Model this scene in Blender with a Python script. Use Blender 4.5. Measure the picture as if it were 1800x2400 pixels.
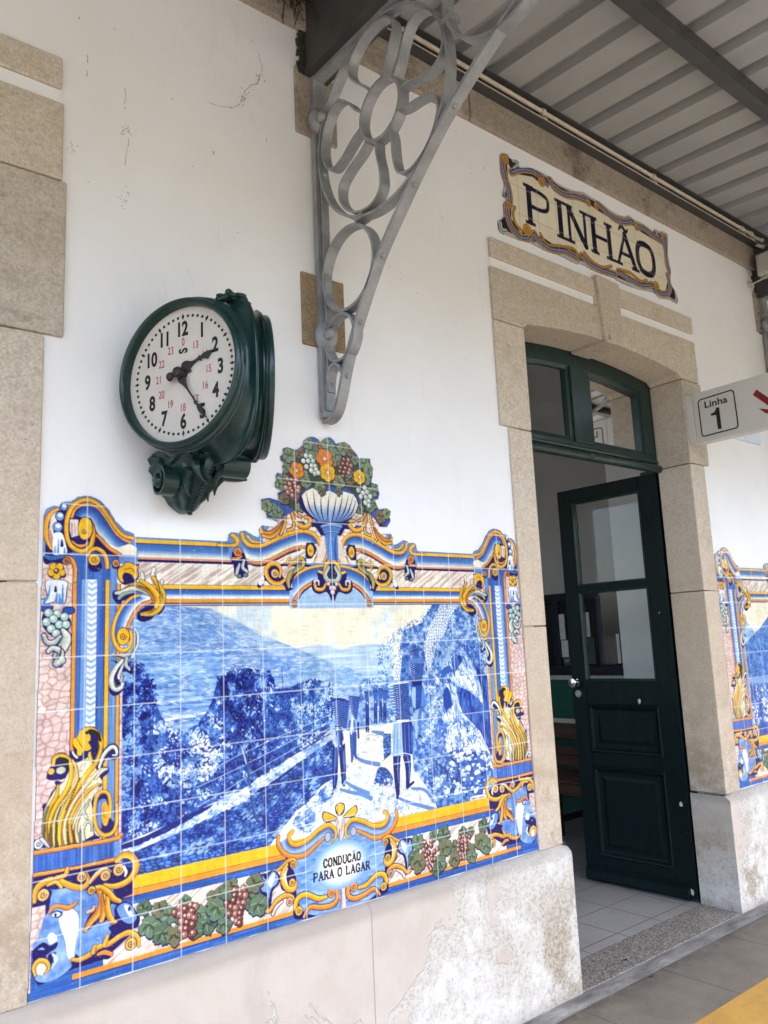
import bpy, bmesh, math, random
import numpy as np
from mathutils import Vector, Matrix
for o in list(bpy.data.objects): bpy.data.objects.remove(o)
SC=bpy.context.scene; COL=SC.collection
R_=math.radians
# ------------------------------------------------------------------ camera (solved from the 14 cm tile grid; wall face is Y=0, platform is Z=0)
CR=np.array([[0.775039,-0.630379,-0.044008],[0.068580,0.153140,-0.985822],[0.628180,0.761033,0.161921]])  # right, down, forward
CC=np.array([-0.631961,-2.254713,1.417673]); CF=1878.41
cam=bpy.data.objects.new('camera',bpy.data.cameras.new('camera')); COL.objects.link(cam)
cam.matrix_world=Matrix([[CR[0][i],-CR[1][i],-CR[2][i],CC[i]] for i in range(3)]+[[0,0,0,1]])
cam.data.sensor_fit='VERTICAL'; cam.data.sensor_height=36; cam.data.sensor_width=27; cam.data.lens=CF/2400*36
cam.data.clip_start=.02; cam.data.clip_end=3000; SC.camera=cam
# ------------------------------------------------------------------ sky, sun, exposure
SUN_EL,SUN_AZ=R_(62),R_(170)          # azimuth measured from +Y clockwise: the sun is veiled by haze over the tracks behind the camera
wd=bpy.data.worlds.new('World'); SC.world=wd; wd.use_nodes=True; wn=wd.node_tree
sky=wn.nodes.new('ShaderNodeTexSky'); sky.sky_type='NISHITA'; sky.sun_disc=False; sky.sun_elevation=SUN_EL; sky.sun_rotation=SUN_AZ; sky.dust_density=3.2; sky.air_density=1.0
bg=wn.nodes['Background']; bg.inputs['Strength'].default_value=.15; wn.links.new(sky.outputs[0],bg.inputs['Color'])
sl=bpy.data.lights.new('sun','SUN'); sl.energy=0.8; sl.angle=R_(12); sl.color=(1,.96,.90)
sun=bpy.data.objects.new('sun',sl); COL.objects.link(sun)
sd=Vector((math.sin(SUN_AZ)*math.cos(SUN_EL),math.cos(SUN_AZ)*math.cos(SUN_EL),math.sin(SUN_EL)))
sun.rotation_euler=sd.to_track_quat('Z','Y').to_euler(); sun.location=sd*30
SC.view_settings.view_transform='Standard'; SC.view_settings.look='None'; SC.view_settings.gamma=1; SC.view_settings.exposure=3.08
SC.cycles.max_bounces=8; SC.cycles.diffuse_bounces=5; SC.cycles.use_denoising=True
def ray(u,v): return CR.T@np.array([(u-900)/CF,(v-1200)/CF,1.0])
def on(u,v,ax,val):
    d=ray(u,v); return CC+d*((val-CC[ax])/d[ax])
def wall_pt(u,v,Y=0):
    P=on(u,v,1,Y); return P[0],P[2]
# ------------------------------------------------------------------ painted tiles
# The tile pictures are drawn with numpy into plain arrays and become colour attributes of the tile meshes.
NAVY=(34,22,112); YEL=(246,190,14); ORA=(238,160,36); BLU=(58,104,190); MBL=(96,146,218); LBL=(186,208,236)
CRE=(247,239,216); WHI=(246,246,244); GRN=(112,138,112); DGR=(62,84,66); BRN=(96,60,48); PNK=(228,204,194); GLD=(205,160,30)
REG={'1':(60,1130,.24111),'2':(460,1130,.24111),'3':(860,1130,.24111),'4':(60,1500,.24111),'5':(460,1500,.24111),
     '6':(860,1500,.25919),'7':(50,1900,.24111),'8':(450,1800,.27125),'9':(600,1000,.20494),'A':(60,1680,.16878),
     'B':(840,1460,.18083),'C':(740,1560,.24111),'D':(880,1800,.26522),'E':(1150,340,.27125)}
class Canvas:
    def __init__(s,x0,ztop,w,h,res,rng=1):
        s.x0,s.zt,s.res=x0,ztop,res; s.W,s.H=int(round(w/res)),int(round(h/res))
        s.c=np.zeros((s.H,s.W,3),np.float32); s.a=np.zeros((s.H,s.W),bool); s.mir=None
        s.rng=np.random.default_rng(rng)
    def m(s,pts):                       # metres on the wall -> canvas pixels
        p=np.array(pts,float).reshape(-1,2).copy()
        if s.mir is not None: p[:,0]=2*s.mir-p[:,0]
        return np.stack([(p[:,0]-s.x0)/s.res,(s.zt-p[:,1])/s.res],1)
    def t(s,r,txt):                     # traced points "x,y x,y" -> canvas pixels
        q=np.array([[float(v) for v in a.split(',')] for a in txt.split()]) if isinstance(txt,str) else np.array(txt,float).reshape(-1,2)
        x0,y0,k=REG[r]
        return s.m([wall_pt(x0+x*k,y0+y*k) for x,y in q])
    def mask(s,p):
        p=np.asarray(p,float)
        x0=max(int(np.floor(p[:,0].min())),0);x1=min(int(np.ceil(p[:,0].max()))+1,s.W)
        y0=max(int(np.floor(p[:,1].min())),0);y1=min(int(np.ceil(p[:,1].max()))+1,s.H)
        if x1<=x0 or y1<=y0: return None
        a=p;b=np.roll(p,-1,0)
        up=b[:,1]>a[:,1]; lo=np.where(up[:,None],a,b); hi=np.where(up[:,None],b,a); sg=np.where(up,1,-1)
        r0=np.clip(np.ceil(lo[:,1]-.5).astype(int),y0,y1); r1=np.clip(np.ceil(hi[:,1]-.5).astype(int),y0,y1)
        n=np.maximum(r1-r0,0)
        if n.sum()==0: return None
        e=np.repeat(np.arange(len(p)),n); off=np.arange(n.sum())-np.repeat(np.cumsum(n)-n,n); rows=r0[e]+off
        dy=np.maximum(hi[e,1]-lo[e,1],1e-9)
        xc=lo[e,0]+(rows+.5-lo[e,1])/dy*(hi[e,0]-lo[e,0])
        ci=np.clip(np.ceil(xc-.5).astype(int)-x0,0,x1-x0)
        w=np.zeros((y1-y0,x1-x0+1),np.int32); np.add.at(w,(rows-y0,ci),sg[e])
        return x0,x1,y0,y1,np.cumsum(w,1)[:,:-1]!=0
    def fill(s,p,col):
        r=s.mask(p)
        if r is None: return
        x0,x1,y0,y1,m=r
        v=s.c[y0:y1,x0:x1]
        v[m]=col[y0:y1,x0:x1][m] if isinstance(col,np.ndarray) and col.ndim==3 else col
        s.a[y0:y1,x0:x1]|=m
    def ball(s,p,rx,ry=None,col=YEL,ol=NAVY,o=2,hi=None):
        ry=ry or rx; t=np.linspace(0,2*np.pi,28)[:-1]; cs=np.stack([np.cos(t),np.sin(t)],1)
        if ol is not None: s.fill(p+cs*[rx+o,ry+o],ol)
        s.fill(p+cs*[rx,ry],col)
        if hi is not None: s.fill(p+[-.25*rx,-.25*ry]+cs*[rx*.4,ry*.4],hi)
def smooth(p,n=12,closed=False):
    p=np.asarray(p,float)
    if len(p)<3: 
        t=np.linspace(0,1,n)[:,None]; return p[0]*(1-t)+p[-1]*t
    q=np.vstack([p[-1:],p,p[:2]]) if closed else np.vstack([2*p[0]-p[1],p,2*p[-1]-p[-2]])
    out=[]; t=np.linspace(0,1,n,endpoint=False)[:,None]
    for i in range(len(q)-3):
        a,b,c,d=q[i:i+4]
        out.append(.5*((2*b)+(c-a)*t+(2*a-5*b+4*c-d)*t*t+(3*b-a-3*c+d)*t**3))
    out=np.vstack(out)
    return out if closed else np.vstack([out,p[-1:]])
def band(cv,c,w0,w1,col):               # strip between two offsets of a smooth curve
    d=np.gradient(c,axis=0); d/=np.maximum(np.linalg.norm(d,axis=1,keepdims=True),1e-9); n=np.stack([-d[:,1],d[:,0]],1)
    cv.fill(np.vstack([c+n*np.reshape(w0,(-1,1)),(c+n*np.reshape(w1,(-1,1)))[::-1]]),col)
def brush(cv,p,w,col=YEL,ol=NAVY,o=1.2,shade=None,light=None,raw=False):
    c=p if raw else smooth(p); w=np.atleast_1d(np.array(w,float))/2
    ww=np.interp(np.linspace(0,1,len(c)),np.linspace(0,1,len(w)),w) if len(w)>1 else np.full(len(c),w[0])
    if ol is not None:
        band(cv,c,-ww-o,ww+o,ol); cv.ball(c[0],ww[0]+o,None,ol,None); cv.ball(c[-1],ww[-1]+o,None,ol,None)
    band(cv,c,-ww,ww,col); cv.ball(c[0],ww[0],None,col,None); cv.ball(c[-1],ww[-1],None,col,None)
    f=-1 if cv.mir is not None else 1
    if ol is not None and ww.max()>2.4 and not raw:
        q=np.array(col,float); warm=q[0]>190 and q[2]<110
        dk=q*np.array((.95,.78,.72)) if warm else q*.78+np.array((4,6,16)); md=(q+dk)/2; lt=np.minimum(q+np.array((8,26,60)) if warm else q*.5+128,250)
        if shade is None: band(cv,c,f*ww*.18,f*ww*.62,md); band(cv,c,f*ww*.60,f*ww,dk)
        if light is None: band(cv,c,-f*ww*.72,-f*ww*.38,(q+lt)/2); band(cv,c,-f*ww*.62,-f*ww*.48,lt)
    if shade is not None: band(cv,c,f*ww*.25,f*ww*.95,shade)
    if light is not None: band(cv,c,-f*ww*.75,-f*ww*.35,light)
def resamp(p,n=60):
    c=smooth(p); d=np.r_[0,np.cumsum(np.linalg.norm(np.diff(c,axis=0),axis=1))]; t=np.linspace(0,d[-1],n)
    return np.stack([np.interp(t,d,c[:,0]),np.interp(t,d,c[:,1])],1)
def ribbon(cv,A,B,cols,n=10):           # colours run from curve A to curve B
    A,B=resamp(A),resamp(B); cols=np.array(cols,float)
    for i in range(n):
        u,v=i/n,(i+1)/n; m=(u+v)/2
        col=[np.interp(m,np.linspace(0,1,len(cols)),cols[:,k]) for k in range(3)]
        cv.fill(np.vstack([A+(B-A)*(u-.004),(A+(B-A)*(v+.03))[::-1]]),col)
def spiral(cv,p,r,turns=1.6,col=YEL,line=NAVY,a0=0,lw=2.2,disc=True,dirn=1):
    if disc: cv.ball(p,r,None,col,NAVY)
    f=dirn*(-1 if cv.mir is not None else 1)
    t=np.linspace(0,turns*2*np.pi,int(26*turns)); rr=np.linspace(r*.62,r*.12,len(t))
    a=a0+t; c=p+np.stack([f*np.cos(a)*rr,np.sin(a)*rr],1)
    brush(cv,c,lw,line,None,raw=True)
def noise2(H,W,cell,rng,octv=3):
    out=np.zeros((H,W),np.float32); amp=1; tot=0
    for o in range(octv):
        cy,cx=(cell if isinstance(cell,tuple) else (cell,cell)); cy/=2**o; cx/=2**o
        if min(cy,cx)<1: break
        g=rng.random((int(H/cy)+3,int(W/cx)+3)).astype(np.float32)
        y=np.arange(H)/cy; x=np.arange(W)/cx; yi=y.astype(int); xi=x.astype(int)
        fy=(y-yi).astype(np.float32); fx=(x-xi).astype(np.float32); fy=(fy*fy*(3-2*fy))[:,None]; fx=(fx*fx*(3-2*fx))[None]
        g0=g[yi];g1=g[yi+1]
        v=(g0[:,xi]*(1-fx)+g0[:,xi+1]*fx)*(1-fy)+(g1[:,xi]*(1-fx)+g1[:,xi+1]*fx)*fy
        out+=v*amp; tot+=amp; amp*=.55
    return out/tot
def vor(H,W,cy,cx,rng,skew=0):          # jittered cells: edge distance and a random value per cell
    ny,nx=int(H/cy)+4,int(W/cx)+6+int(abs(skew)*H/cx); jx=rng.random((ny,nx)).astype(np.float32); jy=rng.random((ny,nx)).astype(np.float32); rv=rng.random((ny,nx)).astype(np.float32)
    Y,X=np.mgrid[0:H,0:W].astype(np.float32); X=X+skew*Y if skew>=0 else X+skew*(Y-H)
    Y=Y/cy+1; X=X/cx+1; yi=Y.astype(int); xi=X.astype(int)
    d1=np.full((H,W),9,np.float32); d2=d1.copy(); val=np.zeros((H,W),np.float32)
    for dy in(-1,0,1):
        for dx in(-1,0,1):
            a=np.clip(yi+dy,0,ny-1);b=np.clip(xi+dx,0,nx-1)
            d=np.hypot(Y-(yi+dy)-.1-.8*jy[a,b],X-(xi+dx)-.1-.8*jx[a,b])
            n=d<d1; d2=np.where(n,d1,np.minimum(d2,d)); val=np.where(n,rv[a,b],val); d1=np.minimum(d1,d)
    return d2-d1,val
def mix(a,b,t):
    t=np.clip(t,0,1)[...,None]; return (np.array(a,np.float32)*(1-t)+np.array(b,np.float32)*t).astype(np.float32)
def dabs(cv,poly,n,size,cols,seed=0,bias=None,asp=1.6,ang=None):   # leaf-like touches of the brush inside a traced outline
    r=cv.mask(poly)
    if r is None: return
    x0,x1,y0,y1,m=r; ys,xs=np.nonzero(m)
    if len(ys)==0: return
    rng=np.random.default_rng(seed); k=rng.integers(0,len(ys),n)
    cl=noise2(y1-y0,x1-x0,max(8,size*7),rng,2)
    cols=np.array(cols,float)
    for i in k:
        x,y=xs[i],ys[i]; v=np.clip((cl[y,x]-.5)*2.2+.5+rng.normal(0,.16),0,.999)
        if bias: v=np.clip(v+bias*(y/(y1-y0)-.5),0,.999)
        col=cols[int(v*len(cols))]; s=size*rng.uniform(.5,1.3); a=rng.uniform(0,np.pi) if ang is None else ang+rng.normal(0,.22)
        ca,sa=np.cos(a),np.sin(a); P=np.array([[asp,0],[.3,.7],[-asp,0],[-.3,-.7]])*s
        cv.fill(np.array([x0+x,y0+y])+P@np.array([[ca,sa],[-sa,ca]]),col)

def paint_border(cv):
    H,W=cv.H,cv.W; rng=cv.rng
    ed,val=vor(H,W,19,24,rng,.25)
    cob=mix((198,150,148),(238,216,208),ed*3.4+.12); cob=cob*(1-.10*val[...,None])+np.array((8,2,0))*val[...,None]
    hat=noise2(H,W,(3,60),rng,2); Y,X=np.mgrid[0:H,0:W]
    hx=((X*.62+Y)*1.0).astype(int); hy=((Y*.62-X)).astype(int)
    nz=noise2(600,4200,(5,70),rng,2); hat=nz[(hx//1)%600,(hy+2000)%4200]
    hatch=mix((204,178,166),(243,235,222),(hat-.30)*4)
    st=noise2(H,W,(3,90),rng,3); sv=noise2(H,W,(120,4),rng,3)
    bst=mix((44,88,180),(86,136,212),sv*1.4-.2); hb=mix((34,84,176),(72,128,206),st*1.5-.25)
    lbv=mix((84,134,208),(128,172,226),sv*1.4-.2)
    cv.fill(cv.m([(0,.57),(.245,.57),(.245,1.80),(0,1.80)]),cob); cv.fill(cv.m([(1.715,.57),(1.96,.57),(1.96,1.80),(1.715,1.80)]),cob)
    def rect(x0,x1,z0,z1,col): cv.fill(cv.m([(x0,z0),(x1,z0),(x1,z1),(x0,z1)]),col)
    XC=.98
    for mir in(None,XC):
        cv.mir=mir
        # ground colours
        rect(.012,.11,.70,1.74,cob); rect(.20,XC+.002,1.56,1.75,hatch)
        rect(.018,XC+.002,.578,.822,hb)
        # top mouldings
        rect(.26,XC,1.739,1.762,(110,150,214)); rect(.28,XC,1.739,1.7505,YEL); rect(.28,XC,1.7375,1.7395,NAVY)
        for i in range(14): rect(.28,XC,1.7375-(i+1)*.00285,1.7375-i*.00285,[np.interp(i/13,[0,.45,.8,1],[a,b,c,d]) for a,b,c,d in zip((60,110,190),(84,136,206),(205,215,225),CRE)])
        rect(.25,XC,1.6915,1.699,(232,156,96)); rect(.25,XC,1.684,1.6915,NAVY)
        rect(.25,XC,1.606,1.6185,YEL); rect(.25,XC,1.6175,1.6190,NAVY); rect(.25,XC,1.604,1.6062,NAVY)
        for i in range(12): rect(.25,XC,1.604-(i+1)*.00226,1.604-i*.00226,[np.interp(i/11,[0,.4,.7,1],[a,b,c,d]) for a,b,c,d in zip((52,100,184),(66,120,200),(200,215,232),WHI)])
        rect(.25,XC,1.565,1.5765,ORA); rect(.25,XC,1.5545,1.565,NAVY)
        # pilaster
        rect(.115,.142,1.16,1.685,bst); rect(.142,.170,1.16,1.69,WHI); rect(.170,.194,1.16,1.69,bst); rect(.205,.228,.79,1.69,lbv); rect(.128,.144,1.0,1.64,(120,164,224))
        for i in range(34):
            z=1.63-i*.0165; cv.fill(cv.m([(.142,z),(.156,z-.008),(.170,z-.001),(.170,z-.008),(.156,z-.016),(.142,z-.008)]),(150,190,236) if i%3 else (176,204,238))
        rect(.1025,.1155,.95,1.66,NAVY); rect(.104,.1145,.95,1.66,ORA); rect(.1925,.2065,.8,1.68,NAVY); rect(.194,.205,.8,1.68,YEL)
        rect(.2255,.238,.8,1.62,NAVY); rect(.2275,.2365,.8,1.62,(240,170,30)); rect(.106,.208,1.63,1.70,bst)
        # bottom mouldings
        rect(.20,XC,.789,.822,(250,193,22)); rect(.20,XC,.771,.7885,(240,158,44)); rect(.20,XC,.7875,.7890,NAVY); rect(.2,XC,.770,.7715,NAVY); rect(.20,XC,.750,.770,hb)
        rect(.20,XC,.616,.750,hatch); rect(.12,XC,.603,.6165,(240,158,44)); rect(.12,XC,.6015,.6035,NAVY); rect(.012,XC,.576,.602,hb)
        # --- corner scroll, its blue throat and mouldings
        T=lambda r,s: cv.t(r,s)
        cv.fill(smooth(T('1',"165,330 200,255 270,225 320,240 345,195 400,185 440,188 500,142 580,130 650,140 720,175 800,258 870,375 960,465 1050,497 1055,560 1060,800 700,760 300,800 165,690"),8,True),(112,152,214))
        cv.fill(T('1',"260,300 420,250 620,240 900,560 920,700 880,760 420,760 180,720 190,420"),NAVY)
        cv.fill(T('1',"420,700 520,640 800,720 900,740 900,800 420,800"),BLU)
        ribbon(cv,T('1',"470,330 520,265 600,235 680,260 760,350 840,450 920,540 1010,590"),T('1',"560,350 620,350 660,410 690,490 750,550 820,630 890,690 930,705"),[(44,84,172),(52,98,186),(84,138,210),(150,186,226),(240,236,220)],14)
        cv.fill(T('1',"790,600 890,640 1005,600 1070,640 1070,712 920,706 860,676"),CRE)
        brush(cv,T('1',"665,510 710,545 760,600 820,655 905,705"),[7,9,10],ORA)
        brush(cv,T('1',"1005,585 930,545 870,490 810,400 750,310 700,255 640,222 580,218 520,232 470,270 440,340"),[9,9,9,8],(238,160,60))
        brush(cv,T('1',"1035,545 960,525 900,480 840,400 780,310 720,235 650,187 580,172 500,195 440,250 400,340 388,440 395,540 430,620 500,668 560,672 620,630 645,560 648,470 625,390"),[10,10,11,11,12,11],YEL)
        cv.fill(T('1',"425,365 505,370 500,430 505,520 440,540 420,470"),(232,212,204)); brush(cv,T('1',"440,400 445,520"),3,(176,132,128),None); brush(cv,T('1',"470,400 470,500"),2,(190,150,140),None)
        cv.fill(smooth(T('1',"500,440 530,355 590,340 640,390 650,480 620,560 590,600 590,560 560,570 520,540"),8,True),NAVY)
        cv.fill(smooth(T('1',"505,440 535,362 590,350 630,395 640,480 610,540 560,560 520,530"),8,True),YEL); spiral(cv,T('1',"560,480")[0],13,1.3,disc=False)
        brush(cv,T('1',"445,580 500,620 560,620 600,590"),[4,8,4],ORA)
        # left half scroll, beads, drapery
        cv.fill(T('1',"240,310 305,290 290,400 262,480 275,560 255,650 215,520"),(236,220,212)); cv.fill(T('1',"205,450 240,480 260,540 250,640 215,560"),(196,150,142))
        brush(cv,T('1',"305,265 245,297 202,370 187,470 198,560 235,640 255,660"),[8,11,12,11,8,4],(244,180,20))
        for q,rx in(((365,245),9),((325,335),11),((305,440),12)):
            p=T('1',[q])[0]; cv.ball(p,rx,rx*1.05,(120,164,222)); cv.ball(p+[1,-3],rx*.6,rx*.5,(232,240,248),None)
        cv.fill(smooth(T('1',"265,505 345,500 385,620 390,695 330,705 260,700 262,600"),6,True),(236,242,248)); brush(cv,T('1',"345,570 345,620"),[5,9],NAVY,None)
        for s_ in("280,620 275,690","315,560 305,690","370,640 370,690"): brush(cv,T('1',s_),[2,7],(96,148,220),None)
        cv.fill(smooth(T('1',"165,720 390,712 390,760 330,800 260,780 200,805 165,770"),6,True),NAVY); brush(cv,T('1',"190,725 240,740 360,725"),[9,12,8],(60,112,200),None)
        p=T('1',[(293,865)])[0]
        for a in range(5): cv.ball(p+15*np.array([np.cos(a*1.2566+.3),np.sin(a*1.2566+.3)])+[2,5],10,None,NAVY,None)
        for a in range(5): cv.ball(p+14*np.array([np.cos(a*1.2566+.3),np.sin(a*1.2566+.3)]),9.5,None,YEL,NAVY,1.5)
        cv.ball(p,12,None,YEL,None); cv.ball(p,7,None,(120,70,60),NAVY,1,(240,230,220))
        cv.fill(smooth(T('1',"190,965 390,960 400,1050 375,1190 285,1170 150,1195 140,1140 195,1110"),6,True),NAVY)
        cv.fill(smooth(T('1',"195,965 385,965 390,1050 365,1190 285,1160 160,1190 150,1150 205,1110"),6,True),(234,240,248))
        for s_ in("230,1010 215,1100 170,1170","300,1080 290,1160","355,1000 350,1180","320,1090 330,1180"): brush(cv,T('1',s_),[3,9],(92,144,218),None)
        brush(cv,T('1',"285,1020 285,1060"),[5,8],NAVY,None)
        for q in((195,1225),(410,1250)): cv.ball(T('1',[q])[0],15,9,(40,84,180),NAVY,3)
        cv.fill(smooth(T('1',"170,1270 330,1260 430,1340 420,1420 330,1500 250,1500 160,1400"),6,True),NAVY)
        for q in((215,1270),(300,1280),(370,1310),(195,1360),(262,1330),(320,1385),(385,1385),(240,1425),(290,1470)): cv.ball(T('1',[q])[0],10.5,None,(176,202,190),(44,50,110),1.5,(226,236,226))
        brush(cv,T('1',"355,1440 390,1500 380,1560 330,1640 300,1700 330,1780"),[10,22,26,26,20,8],(214,218,202),NAVY,3); brush(cv,T('1',"170,1490 200,1555 270,1560 330,1500"),[10,12,14,8],(196,200,186),NAVY,3)
        brush(cv,T('4',"215,110 260,80 330,110 330,170 290,230 350,200"),[10,14,18,16],(206,212,194),NAVY,3); brush(cv,T('4',"340,60 330,140 300,190"),[3,7,3],(90,96,80),None)
        # capital curls
        brush(cv,T('1',"390,735 440,760 472,840 470,960"),[10,12,11,11],ORA); spiral(cv,T('1',[(390,770)])[0],10,1.2,(206,130,50))
        cv.ball(T('1',[(668,818)])[0],20,17,NAVY,None)
        brush(cv,T('1',"600,720 625,670 680,650 740,680 775,740 787,830"),[7,9,11,11,11,11],YEL); spiral(cv,T('1',[(660,755)])[0],16,1.4)
        cv.ball(T('1',[(868,805)])[0],12,13,NAVY,None); spiral(cv,T('1',[(870,790)])[0],10,1.2,(228,160,50))
        # corner acanthus and bracket scroll
        cv.fill(smooth(T('1',"845,1060 920,1050 1000,1010 1060,1100 930,1160 940,1200 900,1200 840,1130"),6,True),NAVY)
        cv.fill(smooth(T('1',"1200,1190 1090,1260 1075,1330 1140,1360 1220,1330 1250,1285 1300,1285 1345,1190"),6,True),NAVY)
        ribbon(cv,T('1',"1080,1110 960,1180 885,1290 850,1400 858,1520 880,1560"),T('1',"1200,1140 1110,1200 1040,1290 990,1390 980,1410 975,1440"),[(70,118,200),(58,108,194),(120,166,222),(232,238,238),(244,240,226)],12)
        brush(cv,T('1',"1210,1160 1120,1195 1050,1275 1000,1370 985,1410"),[9,10,9],(238,156,40))
        brush(cv,T('1',"1100,1100 1020,1125 930,1210 870,1320 840,1440 850,1540 885,1610 940,1640 1000,1610 1025,1530 1015,1450"),[6,9,10,10,11,11,9],YEL)
        p=T('1',[(940,1500)])[0]; cv.ball(p,18,24,YEL); spiral(cv,p,17,1.5,disc=False)
        brush(cv,T('1',"1050,1420 1080,1480 1075,1570 1045,1640 1030,1700"),[5,9,11,10],(214,222,206)); brush(cv,T('1',"1065,1450 1070,1560 1040,1650"),[2,4,2],(100,112,90),None)
        brush(cv,T('4',"830,130 900,170 980,150 1040,60"),[6,14,14,6],(168,182,160)); brush(cv,T('4',"850,150 940,175"),[4,6],(96,70,60),None)
        cv.fill(smooth(T('4',"805,190 870,230 830,350 800,480 850,545 930,500 940,420 900,400 930,300 1020,330 1030,285 960,230"),6,True),NAVY)
        brush(cv,T('4',"930,200 870,270 825,360 830,440 870,480 920,460 935,425"),[9,13,15,13,12,9],(226,230,216)); brush(cv,T('4',"900,370 905,330 950,220"),[8,9,5],(222,228,212)); brush(cv,T('4',"975,170 965,240 1000,285"),[7,10,7],(200,212,196))
        brush(cv,T('4',"850,400 870,455 915,440"),[4,6,4],(110,124,104),None)
        for s_,w_,c_ in(("870,1080 930,1075 1010,1040 1100,1040 1190,1090",[8,13,14,14,10],(214,220,190)),("900,1130 950,1090 1040,1070",[9,10,5],(150,176,156)),
                        ("1130,1000 1130,910 1120,880",[10,12,7],(240,236,206)),("1260,990 1235,930 1240,850",[12,17,12],(244,240,212)),("1310,1000 1320,960",[9,8],(240,238,222)),
                        ("1000,990 1080,1000 1190,1050 1240,1130",[8,16,19,15],(196,160,40)),("1230,930 1290,1020 1320,1110 1290,1210 1225,1270 1120,1285",[10,17,22,22,17,9],(226,178,22)),
                        ("1110,960 1210,1030 1275,1120 1260,1210",[10,14,17,12],(244,192,24))): brush(cv,T('1',s_),w_,c_)
        for s_ in("1240,880 1290,1030 1290,1150","1100,1010 1200,1060 1245,1160","1260,1230 1180,1280","1300,1060 1330,1130"): brush(cv,T('1',s_),[2,4,2],(120,96,40),None)
        brush(cv,T('1',"1080,1010 1190,1040"),3,(70,60,30),None)
        cv.fill(smooth(T('1',"890,830 940,810 965,775 1020,785 1060,800 1095,800 1085,850 1095,920 1060,970 1000,990 950,1000 900,960 880,890"),6,True),NAVY)
        cv.fill(smooth(T('1',"900,840 945,815 970,785 1020,790 1060,815 1085,815 1075,860 1085,915 1050,945 1020,900 960,880 930,920 945,975 905,950 890,890"),6,True),YEL); brush(cv,T('1',"960,850 1020,840 1050,880"),2.5,(150,100,20),None)
        # base acanthus plume
        cv.fill(smooth(T('A',"215,1520 230,1300 215,1240 250,1200 290,1190 340,1060 410,960 390,910 430,880 500,900 540,850 480,870 300,870 290,780 350,650 380,540 450,495 540,500 600,560 600,490 640,460 690,540 700,600 640,400 650,290 710,280 740,200 800,145 880,130 960,150 1040,250 1060,450 1130,390 1220,365 1275,420 1270,560 1200,600 1130,560 1060,680 1130,690 1140,770 1050,860 1040,960 960,1010 930,1250 940,1600 1000,1690 280,1800 230,1680"),5,True),NAVY)
        cv.fill(T('A',"215,1500 240,1320 300,1180 420,980 520,900 620,700 740,620 860,560 960,700 1000,800 1050,900 960,1020 900,1180 930,1330 930,1640 760,1730 300,1790 235,1650"),(238,226,180))
        for s_,w_,c_ in(("260,1700 270,1450 330,1250 420,1100 440,950",[30,22,24,26,12],(226,184,30)),("330,1740 320,1480 400,1250 540,1050 620,850 620,650 560,560 470,530 390,570 370,660",[30,24,26,28,28,26,22,22,24,20],(244,196,18)),
            ("240,1600 250,1400 300,1250",[20,18,10],(110,128,96)),("400,1760 390,1500 450,1280 600,1060 700,880 690,700 640,600",[26,20,18,22,22,18,12],(228,200,110)),
            ("470,1750 470,1480 560,1230 700,1000 840,800 960,640 1030,450 1030,300 960,200 860,165 780,200 740,290",[30,22,26,30,34,30,26,28,28,26,22,18],(246,198,20)),
            ("420,1740 420,1450 480,1250",[10,9,6],(96,92,60)),("540,1740 540,1480 640,1220 820,960 1000,760 1090,720",[26,18,24,26,24,18],(236,214,150)),
            ("620,1720 600,1480 700,1230 850,1040 1000,930",[26,20,24,22,12],(240,186,24)),("720,1720 690,1540 760,1330 880,1150",[24,20,18,10],(208,196,150)),
            ("900,600 880,530 880,500",[22,20,14],(244,206,60)),("1010,700 1080,520 1180,420 1240,440 1250,520 1200,530",[16,24,26,20,14,10],(240,238,232)),("960,860 1040,760 1110,720",[10,18,16],(232,232,220)),
            ("700,560 660,520 640,480",[14,14,10],(240,240,234)),("760,740 800,640 830,600",[12,14,10],(236,238,230)),("800,1700 790,1560 850,1450 910,1500 900,1580",[18,20,16,12,8],(196,206,192)),("840,1400 800,1300 860,1220",[18,16,10],(206,210,200))):
            brush(cv,T('A',s_),np.array(w_)*.40,c_,(70,60,50),1.2)
        for s_ in("300,1740 300,1450 380,1230 500,1050","360,1740 350,1480 430,1260 580,1060 640,900","500,1740 500,1480 600,1230 760,980","580,1730 570,1490 660,1230","660,1700 640,1500 740,1260 860,1090","1000,330 1010,440 960,600 880,760"): brush(cv,T('A',s_),[4,3,2,1],(128,96,24),None)
        for i in range(7): brush(cv,T('A',f"{255+i*85},1790 {245+i*83},1640 {250+i*84},1480"),[10,7,1],[(86,96,70),(120,86,56),(78,84,54),(150,120,70),(96,80,60),(110,72,50),(120,110,80)][i],None)
        for i in range(12): cv.ball(T('A',[(740-i*17,860+i*38)])[0],2.6,3.2,(110,64,54),None)
        cv.fill(smooth(T('A',"650,300 710,280 740,200 800,180 880,250 890,320 860,350 900,430 850,470 790,470 760,530 710,530 700,450 650,390"),5,True),YEL); brush(cv,T('A',"700,300 760,400 800,450"),2.2,(150,100,20),None); brush(cv,T('A',"840,220 900,200 990,240 1030,330"),[9,12,12,6],(40,38,40),None)
        brush(cv,T('A',"450,620 500,590 560,620 560,700"),[6,12,12,6],(40,40,44),None); cv.ball(T('A',[(480,740)])[0],12,9,(206,206,176),NAVY,1); cv.ball(T('A',[(345,755)])[0],8,8,(240,190,60),NAVY,1)
        cv.fill(smooth(T('A',"930,1300 960,1100 1010,1030 1080,1005 1150,1040 1180,1120 1175,1300 1180,1420 1270,1500 1200,1640 1080,1670 980,1600 935,1480"),5,True),NAVY)
        brush(cv,T('A',"1250,1200 1250,1450 1215,1570 1140,1630 1060,1630 990,1560 955,1450 950,1300 965,1150 1010,1060 1080,1035 1140,1075 1160,1180 1155,1380"),[8,9,9,9,9,8.5],YEL)
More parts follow.
